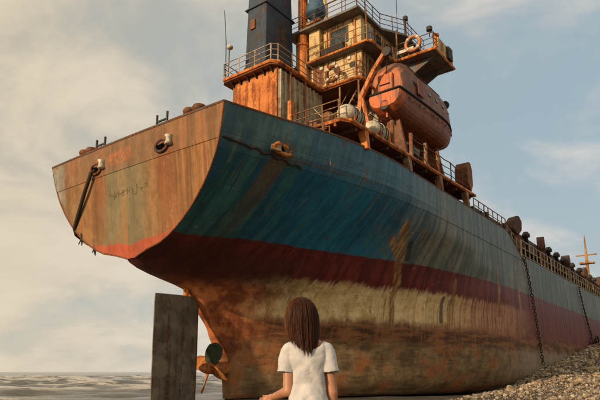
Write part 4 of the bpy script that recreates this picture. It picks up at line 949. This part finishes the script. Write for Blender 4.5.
# ================================================================== the person
def tapered(bm_mb, p0, r0, p1, r1, n=14):
    p0, p1 = Vector(p0), Vector(p1); d_ = p1-p0; L = d_.length; t = d_.normalized(); pts = []; rs = []
    for k in range(5): a = math.pi/2*k/4; pts.append(p0-t*r0*math.cos(a)); rs.append(max(.0008, r0*math.sin(a)))
    for k in range(5): a = math.pi/2*(4-k)/4; pts.append(p1+t*r1*math.cos(a)); rs.append(max(.0008, r1*math.sin(a)))
    bm_mb.tube(pts, rs, n)
def ellipsoid(mb, c, r, n=18, rot=None):
    prof = [(max(.001, math.sin(math.pi*k/12)), -math.cos(math.pi*k/12)) for k in range(13)]; q = MB().lathe(prof, n); vs = []
    for v in q.v:
        w = Vector((v[0]*r[0], v[1]*r[1], v[2]*r[2]));  w = (rot @ w) if rot else w; vs.append(w+Vector(c))
    mb.add(vs, q.f)
def fused(mb, name, material, parent, voxel=.008, smooth=6, fn=None):
    """fuse overlapping forms into one continuous skin"""
    o = mb.build(name, material); r_ = o.modifiers.new('r', 'REMESH'); r_.mode = 'VOXEL'; r_.voxel_size = voxel; r_.use_smooth_shade = True
    s_ = o.modifiers.new('s', 'SMOOTH'); s_.factor = .5; s_.iterations = smooth
    dg = bpy.context.evaluated_depsgraph_get(); me = bpy.data.meshes.new_from_object(o.evaluated_get(dg)); o.modifiers.clear(); o.data = me
    if fn:
        for v in me.vertices: v.co = fn(v.co.copy())
    me.polygons.foreach_set('use_smooth', [True]*len(me.polygons)); o.parent = parent; return o
PX, PY = .045, 4.0
pz = ground_height(PX, PY)
person = empty('person', (PX, PY, pz), 0, label='person seen from behind with brown shoulder-length hair and white t-shirt', cat='person')
# local frame: x right, y away from the camera (she faces the ship), z up
b = MB()
HC = Vector((-.028, .015, 1.505))            # head centre
ellipsoid(b, HC+Vector((0, -.005, .012)), (.074, .094, .098)); ellipsoid(b, HC+Vector((0, .035, -.045)), (.055, .062, .075))
tapered(b, HC+Vector((0, .092, .0)), .010, HC+Vector((0, .108, -.03)), .014, 8)                       # nose
tapered(b, HC+Vector((-.022, .092, -.062)), .007, HC+Vector((.022, .092, -.062)), .007, 8); tapered(b, HC+Vector((-.02, .088, -.073)), .008, HC+Vector((.02, .088, -.073)), .008, 8)   # lips
for s_ in (-1, 1):
    ellipsoid(b, HC+Vector((s_*.077, -.005, -.015)), (.010, .018, .030)); tapered(b, HC+Vector((s_*.016, .088, .022)), .009, HC+Vector((s_*.05, .078, .02)), .007, 8)
    ellipsoid(b, HC+Vector((s_*.032, .079, .0)), (.014, .012, .012))
tapered(b, HC+Vector((0, -.01, -.08)), .050, (-.005, .0, 1.33), .055)                                # neck
tapered(b, (0, -.005, 1.33), .055, (-.115, -.01, 1.245), .036); tapered(b, (0, -.005, 1.33), .055, (.130, -.01, 1.24), .036)
ellipsoid(b, (.006, .0, 1.19), (.115, .085, .14)); ellipsoid(b, (.012, .0, 1.03), (.095, .076, .16)); ellipsoid(b, (.012, .0, .90), (.128, .095, .12))
for s_ in (-1, 1):
    ellipsoid(b, (s_*.066+.012, -.055, .86), (.072, .070, .085)); ellipsoid(b, (s_*.065, .075, 1.185), (.058, .05, .055))
    tapered(b, (s_*.07+.01, -.005, .86), .078, (s_*.085, .01, .47), .056); tapered(b, (s_*.085, .005, .47), .056, (s_*.088, -.015, .34), .055)
    tapered(b, (s_*.088, -.015, .34), .055, (s_*.09, -.02, .085), .036); tapered(b, (s_*.09, -.03, .045), .036, (s_*.105, .13, .03), .030)
# arms: left bent forward and out, right hanging
SHL, ELL, WRL = Vector((-.126, -.01, 1.245)), Vector((-.125, -.045, .972)), Vector((-.232, .135, .925))
SHR, ELR, WRR = Vector((.146, -.01, 1.240)), Vector((.176, -.02, .965)), Vector((.186, .045, .735))
for A_, B_, C_ in ((SHL, ELL, WRL), (SHR, ELR, WRR)):
    tapered(b, A_, .038, B_, .037); tapered(b, B_, .038, C_, .026)
def hand(w, fwd, side, up, curl):
    fwd, side, up = fwd.normalized(), side.normalized(), up.normalized(); pc = w+fwd*.045
    for k in range(4): tapered(b, w+side*(k-1.5)*.010, .013, w+fwd*.082+side*(k-1.5)*.019, .0115, 10)
    for k, L in enumerate((.070, .078, .073, .058)):
        p = w+fwd*.082+side*(k-1.5)*.019; dd = fwd.copy()
        for j, f in enumerate((.45, .32, .23)):
            ang = curl*(j+.6); dd = (fwd*math.cos(ang)-up*math.sin(ang)); q = p+dd*L*f; tapered(b, p, .0092-.0008*j, q, .0085-.0009*j, 9); p = q
    p = w+fwd*.022-side*.024; q = p+(fwd*.6-side*.75-up*.25).normalized()*.036; tapered(b, p, .013, q, .0105, 9); tapered(b, q, .0105, q+(fwd*.9-side*.2-up*.35).normalized()*.030, .0085, 9)
hand(WRL, (WRL-ELL), Vector((.3, .35, .9)), Vector((.8, .5, -.2)), .55)
hand(WRR, (WRR-ELR), Vector((.0, -1, -.2)), Vector((1, 0, 0)), .35)
def skin_material():
    m, g, bs = mat('skin'); P = g.n('ShaderNodeTexCoord').outputs['Object']
    c = g.mix(g.ss(g.noise(P, 6, 5, .6), .35, .65), (.37, .165, .088), (.44, .21, .12)); g.put(bs.inputs['Base Color'], c); bs.inputs['Roughness'].default_value = .48
    bs.inputs['Subsurface Weight'].default_value = .12; bs.inputs['Subsurface Radius'].default_value = (.02, .007, .004); bs.inputs['Subsurface Scale'].default_value = .5
    g.put(bs.inputs['Normal'], g.bump(g.noise(P, 120, 3, .6), .08, .002)); return m
body = fused(b, 'body', skin_material(), person, .006, 5)
eyes = MB()
for s_ in (-1, 1): ellipsoid(eyes, HC+Vector((s_*.032, .084, .0)), (.010, .009, .007), 10)
eyes.build('eyes', plain('eye_dark', (.03, .02, .015), .2), body, smooth=True)

# ---- t-shirt
def knit_material():
    m, g, bs = mat('white_cotton'); P = g.n('ShaderNodeTexCoord').outputs['Object']; x, y, z = g.sep(P)
    c = g.mix(g.ss(g.noise(P, 9, 5, .6), .3, .7), (.47, .465, .475), (.56, .555, .565)); g.put(bs.inputs['Base Color'], c); bs.inputs['Roughness'].default_value = .9
    bs.inputs['Sheen Weight'].default_value = .2
    w = g.m('SINE', g.m('MULTIPLY', z, 900.0)); f1 = g.noise(P, 1.0, 3, .5, stretch=(9, 9, 16), dist=1.2)
    g.put(bs.inputs['Normal'], g.bump(f1, .22, .02)); return m
sh = MB(); secs = []
def ring_sec(z, cx, cy, a, bb, n=32, sq=2.4):
    out = []
    for k in range(n):
        t = 2*math.pi*k/n; c_, s_ = math.cos(t), math.sin(t); out.append((cx+a*math.copysign(abs(c_)**(2/sq), c_), cy+bb*math.copysign(abs(s_)**(2/sq), s_), z))
    return out
for z, cx, cy, a, bb in ((.78, .018, -.015, .168, .160), (.86, .018, -.015, .158, .152), (.94, .016, -.008, .132, .124), (1.02, .014, 0, .112, .100), (1.10, .012, 0, .120, .104), (1.18, .008, 0, .136, .108), (1.235, .006, -.002, .144, .100), (1.270, .006, -.004, .142, .084), (1.295, .004, -.004, .120, .070), (1.312, .004, -.004, .095, .062)):
    secs.append(ring_sec(z, cx, cy, a, bb))
q = loft(secs); sh.add(q.v, q.f)
for s0, cx_ in ((-1, .000), (1, .018)):
    X_ = lambda q: s0*q+cx_
    tapered(sh, (X_(.07), -.006, 1.280), .040, (X_(.118), -.010, 1.248), .052)
    sh.tube([(X_(.105), -.008, 1.266), (X_(.124), -.010, 1.235), (X_(.134), -.014, 1.19), (X_(.141), -.02, 1.15), (X_(.146), -.024, 1.095)], [.034, .053, .055, .055, .056], 18)
NECK = Vector((-.0, -.03, 1.345))
def shirt_fold(v):
    n1 = mnoise.noise(Vector((v.x*11, v.y*8, v.z*5+v.x*9))); n2 = mnoise.noise(Vector((v.x*22+5, v.y*20, v.z*26-v.x*16)))
    lo = min(1, max(0, (1.26-v.z)/.2)); r_ = Vector((v.x*.9, v.y, 0)); r_ = r_.normalized() if r_.length > 0 else r_
    # diagonal pull lines from the shoulders to the waist
    dg = math.sin((v.z*34+abs(v.x-.02)*46)+2.0*n1)
    v = v+r_*(n1*.013*lo+n2*.0028+dg*.006*lo)
    return v
shirt = fused(sh, 't_shirt', knit_material(), person, .0065, 5, shirt_fold)
# open the wide neck and the sleeve ends and hem
bm = bmesh.new(); bm.from_mesh(shirt.data); kill = []
for f in bm.faces:
    c = f.calc_center_median(); n_ = f.normal
    neck = ((c.x-.012)/.108)**2+((c.y-.01)/.125)**2 < 1 and c.z > 1.243+.058*(abs(c.x-.012)/.108)**2
    if neck or (c.z < .79 and n_.z < -.5): kill.append(f)
    if abs(c.x+.004) > .10 and 1.08 < c.z < 1.11 and n_.z < -.6: kill.append(f)
bmesh.ops.delete(bm, geom=list(set(kill)), context='FACES'); bm.to_mesh(shirt.data); bm.free()
for sx_, cy_ in ((-.146, -.024), (.164, -.024)):
    MB().tube([(sx_+.0550*math.cos(a), cy_+.0550*math.sin(a), 1.108) for a in np.linspace(0, 2*math.pi, 28, endpoint=False)], .0032, 6, closed=True).build('sleeve_hem', shirt.data.materials[0], shirt, smooth=True)
so = shirt.modifiers.new('cloth', 'SOLIDIFY'); so.thickness = .004; so.offset = 1

# ---- jeans and shoes (below the frame)
jn = MB(); ellipsoid(jn, (.012, 0, .90), (.134, .100, .09))
for s_ in (-1, 1):
    ellipsoid(jn, (s_*.066+.012, -.055, .85), (.078, .074, .085)); tapered(jn, (s_*.07+.01, -.005, .86), .084, (s_*.085, .01, .47), .066); tapered(jn, (s_*.085, .01, .47), .066, (s_*.09, -.02, .11), .052)
fused(jn, 'jeans', plain('dark_denim', (.035, .045, .075), .85, sc=20), person, .008, 5)
for s_ in (-1, 1):
    q = MB(); tapered(q, (s_*.09, -.035, .042), .046, (s_*.105, .14, .036), .040); q.box(s_*.09-.04, s_*.1+.045, -.08, .17, -.004, .02); fused(q, 'shoe', plain('white_canvas', (.55, .53, .50), .8), person, .007, 3)

# ---- hair
def P_x(g, P): return g.sep(P)[0]
def hair_material():
    m, g, bs = mat('brown_hair'); P = g.n('ShaderNodeTexCoord').outputs['Object']; rp = g.n('ShaderNodeNewGeometry').outputs['Random Per Island']
    cl_n = g.noise(P, 1.0, 4, .6, stretch=(38, 38, 2.2)); c = g.mix(g.m('ADD', g.m('MULTIPLY', rp, .3), g.m('MULTIPLY', cl_n, .7)), (.016, .0055, .003), (.105, .034, .013))
    c = g.mix(g.ss(P_x(g, P), -.155, -.04, .55, 0.0), c, (.17, .055, .02))  # left side lightened: sunlight put into the hair colour
    g.put(bs.inputs['Base Color'], c); bs.inputs['Roughness'].default_value = .5; bs.inputs['Specular IOR Level'].default_value = .25; return m
M['hair'] = hair_material()
HZ = [1.625, 1.617, 1.60, 1.575, 1.54, 1.50, 1.45, 1.40, 1.35, 1.30, 1.26, 1.22]
HA = [.004, .034, .062, .084, .099, .107, .112, .112, .107, .097, .082, .066]
HB = [.004, .038, .068, .092, .108, .114, .114, .108, .100, .092, .085, .08]
HX = [-.036, -.036, -.036, -.035, -.034, -.033, -.032, -.030, -.026, -.020, -.012, -.004]
HY = [.0, .0, .0, .0, -.002, -.004, -.008, -.016, -.024, -.034, -.044, -.05]
def hp(z, th, k=1.0):
    zz = -z; A_ = lambda a: float(np.interp(zz, [-q for q in HZ], a))
    return Vector((A_(HX)+k*A_(HA)*math.cos(th), A_(HY)+k*A_(HB)*math.sin(th), z))
cap_ = MB(); vs = []; zs = list(np.linspace(1.624, 1.33, 26)); nt_ = 48
for z in zs:
    for k in range(nt_): th = 2*math.pi*k/nt_; face = max(0, math.sin(th)); vs.append(hp(z, th, .955*(1-.0*face)))
fs = []
for j in range(len(zs)-1):
    for k in range(nt_):
        th = 2*math.pi*(k+.5)/nt_
        if math.sin(th) > .62 and zs[j] < 1.585: continue
        fs.append((j*nt_+k, j*nt_+(k+1) % nt_, (j+1)*nt_+(k+1) % nt_, (j+1)*nt_+k))
fs.append(tuple(range(nt_)))
cap_.add(vs, fs); hair = cap_.build('hair', M['hair'], person, smooth=True)
strands = MB(); rh = random.Random(11)
for i in range(5200):
    th0 = rh.uniform(R(140), R(400)) if rh.random() < .93 else rh.uniform(R(40), R(140))
    th = th0; back = -math.sin(th0); left = -math.cos(th0)
    zend = 1.240+.075*max(0, left)+.02*abs(math.cos(th0))+.02*max(0, math.cos(th0))+.02*(1-max(0, back))+rh.gauss(0, .020)+.03*(math.sin(th0*7)+math.sin(th0*17+1))*.25
    if math.sin(th0) > .35: zend = rh.uniform(1.30, 1.36)
    z0 = 1.624-.030*rh.random()**2; k = rh.uniform(.945, 1.03)*(1+.035*math.sin(th0*11+1)+.02*math.sin(th0*27)); pts = []; clump = .09*math.sin(th0*9)+.07*math.sin(th0*23+2); ph = rh.uniform(0, 6.28)
    if rh.random() < .05: k += rh.uniform(.02, .10)
    n_ = 13
    for j in range(n_):
        t = j/(n_-1); z = z0+(zend-z0)*(t**.8 if t > 0 else 0); tw = th+clump*t*1.3+.05*math.sin(ph*.3+th0*6+t*6)*t
        kk = k*(1+.02*math.sin(th0*13)+.012*math.sin(ph*3+t*7)*t); pts.append(hp(z, tw, kk))
    r0 = rh.uniform(.0006, .0012); strands.tube(pts, [r0*.7]+[r0]*(n_-3)+[r0*.7, r0*.25], 3, cap=False)
strands.build('hair_strands', M['hair'], hair, smooth=True)
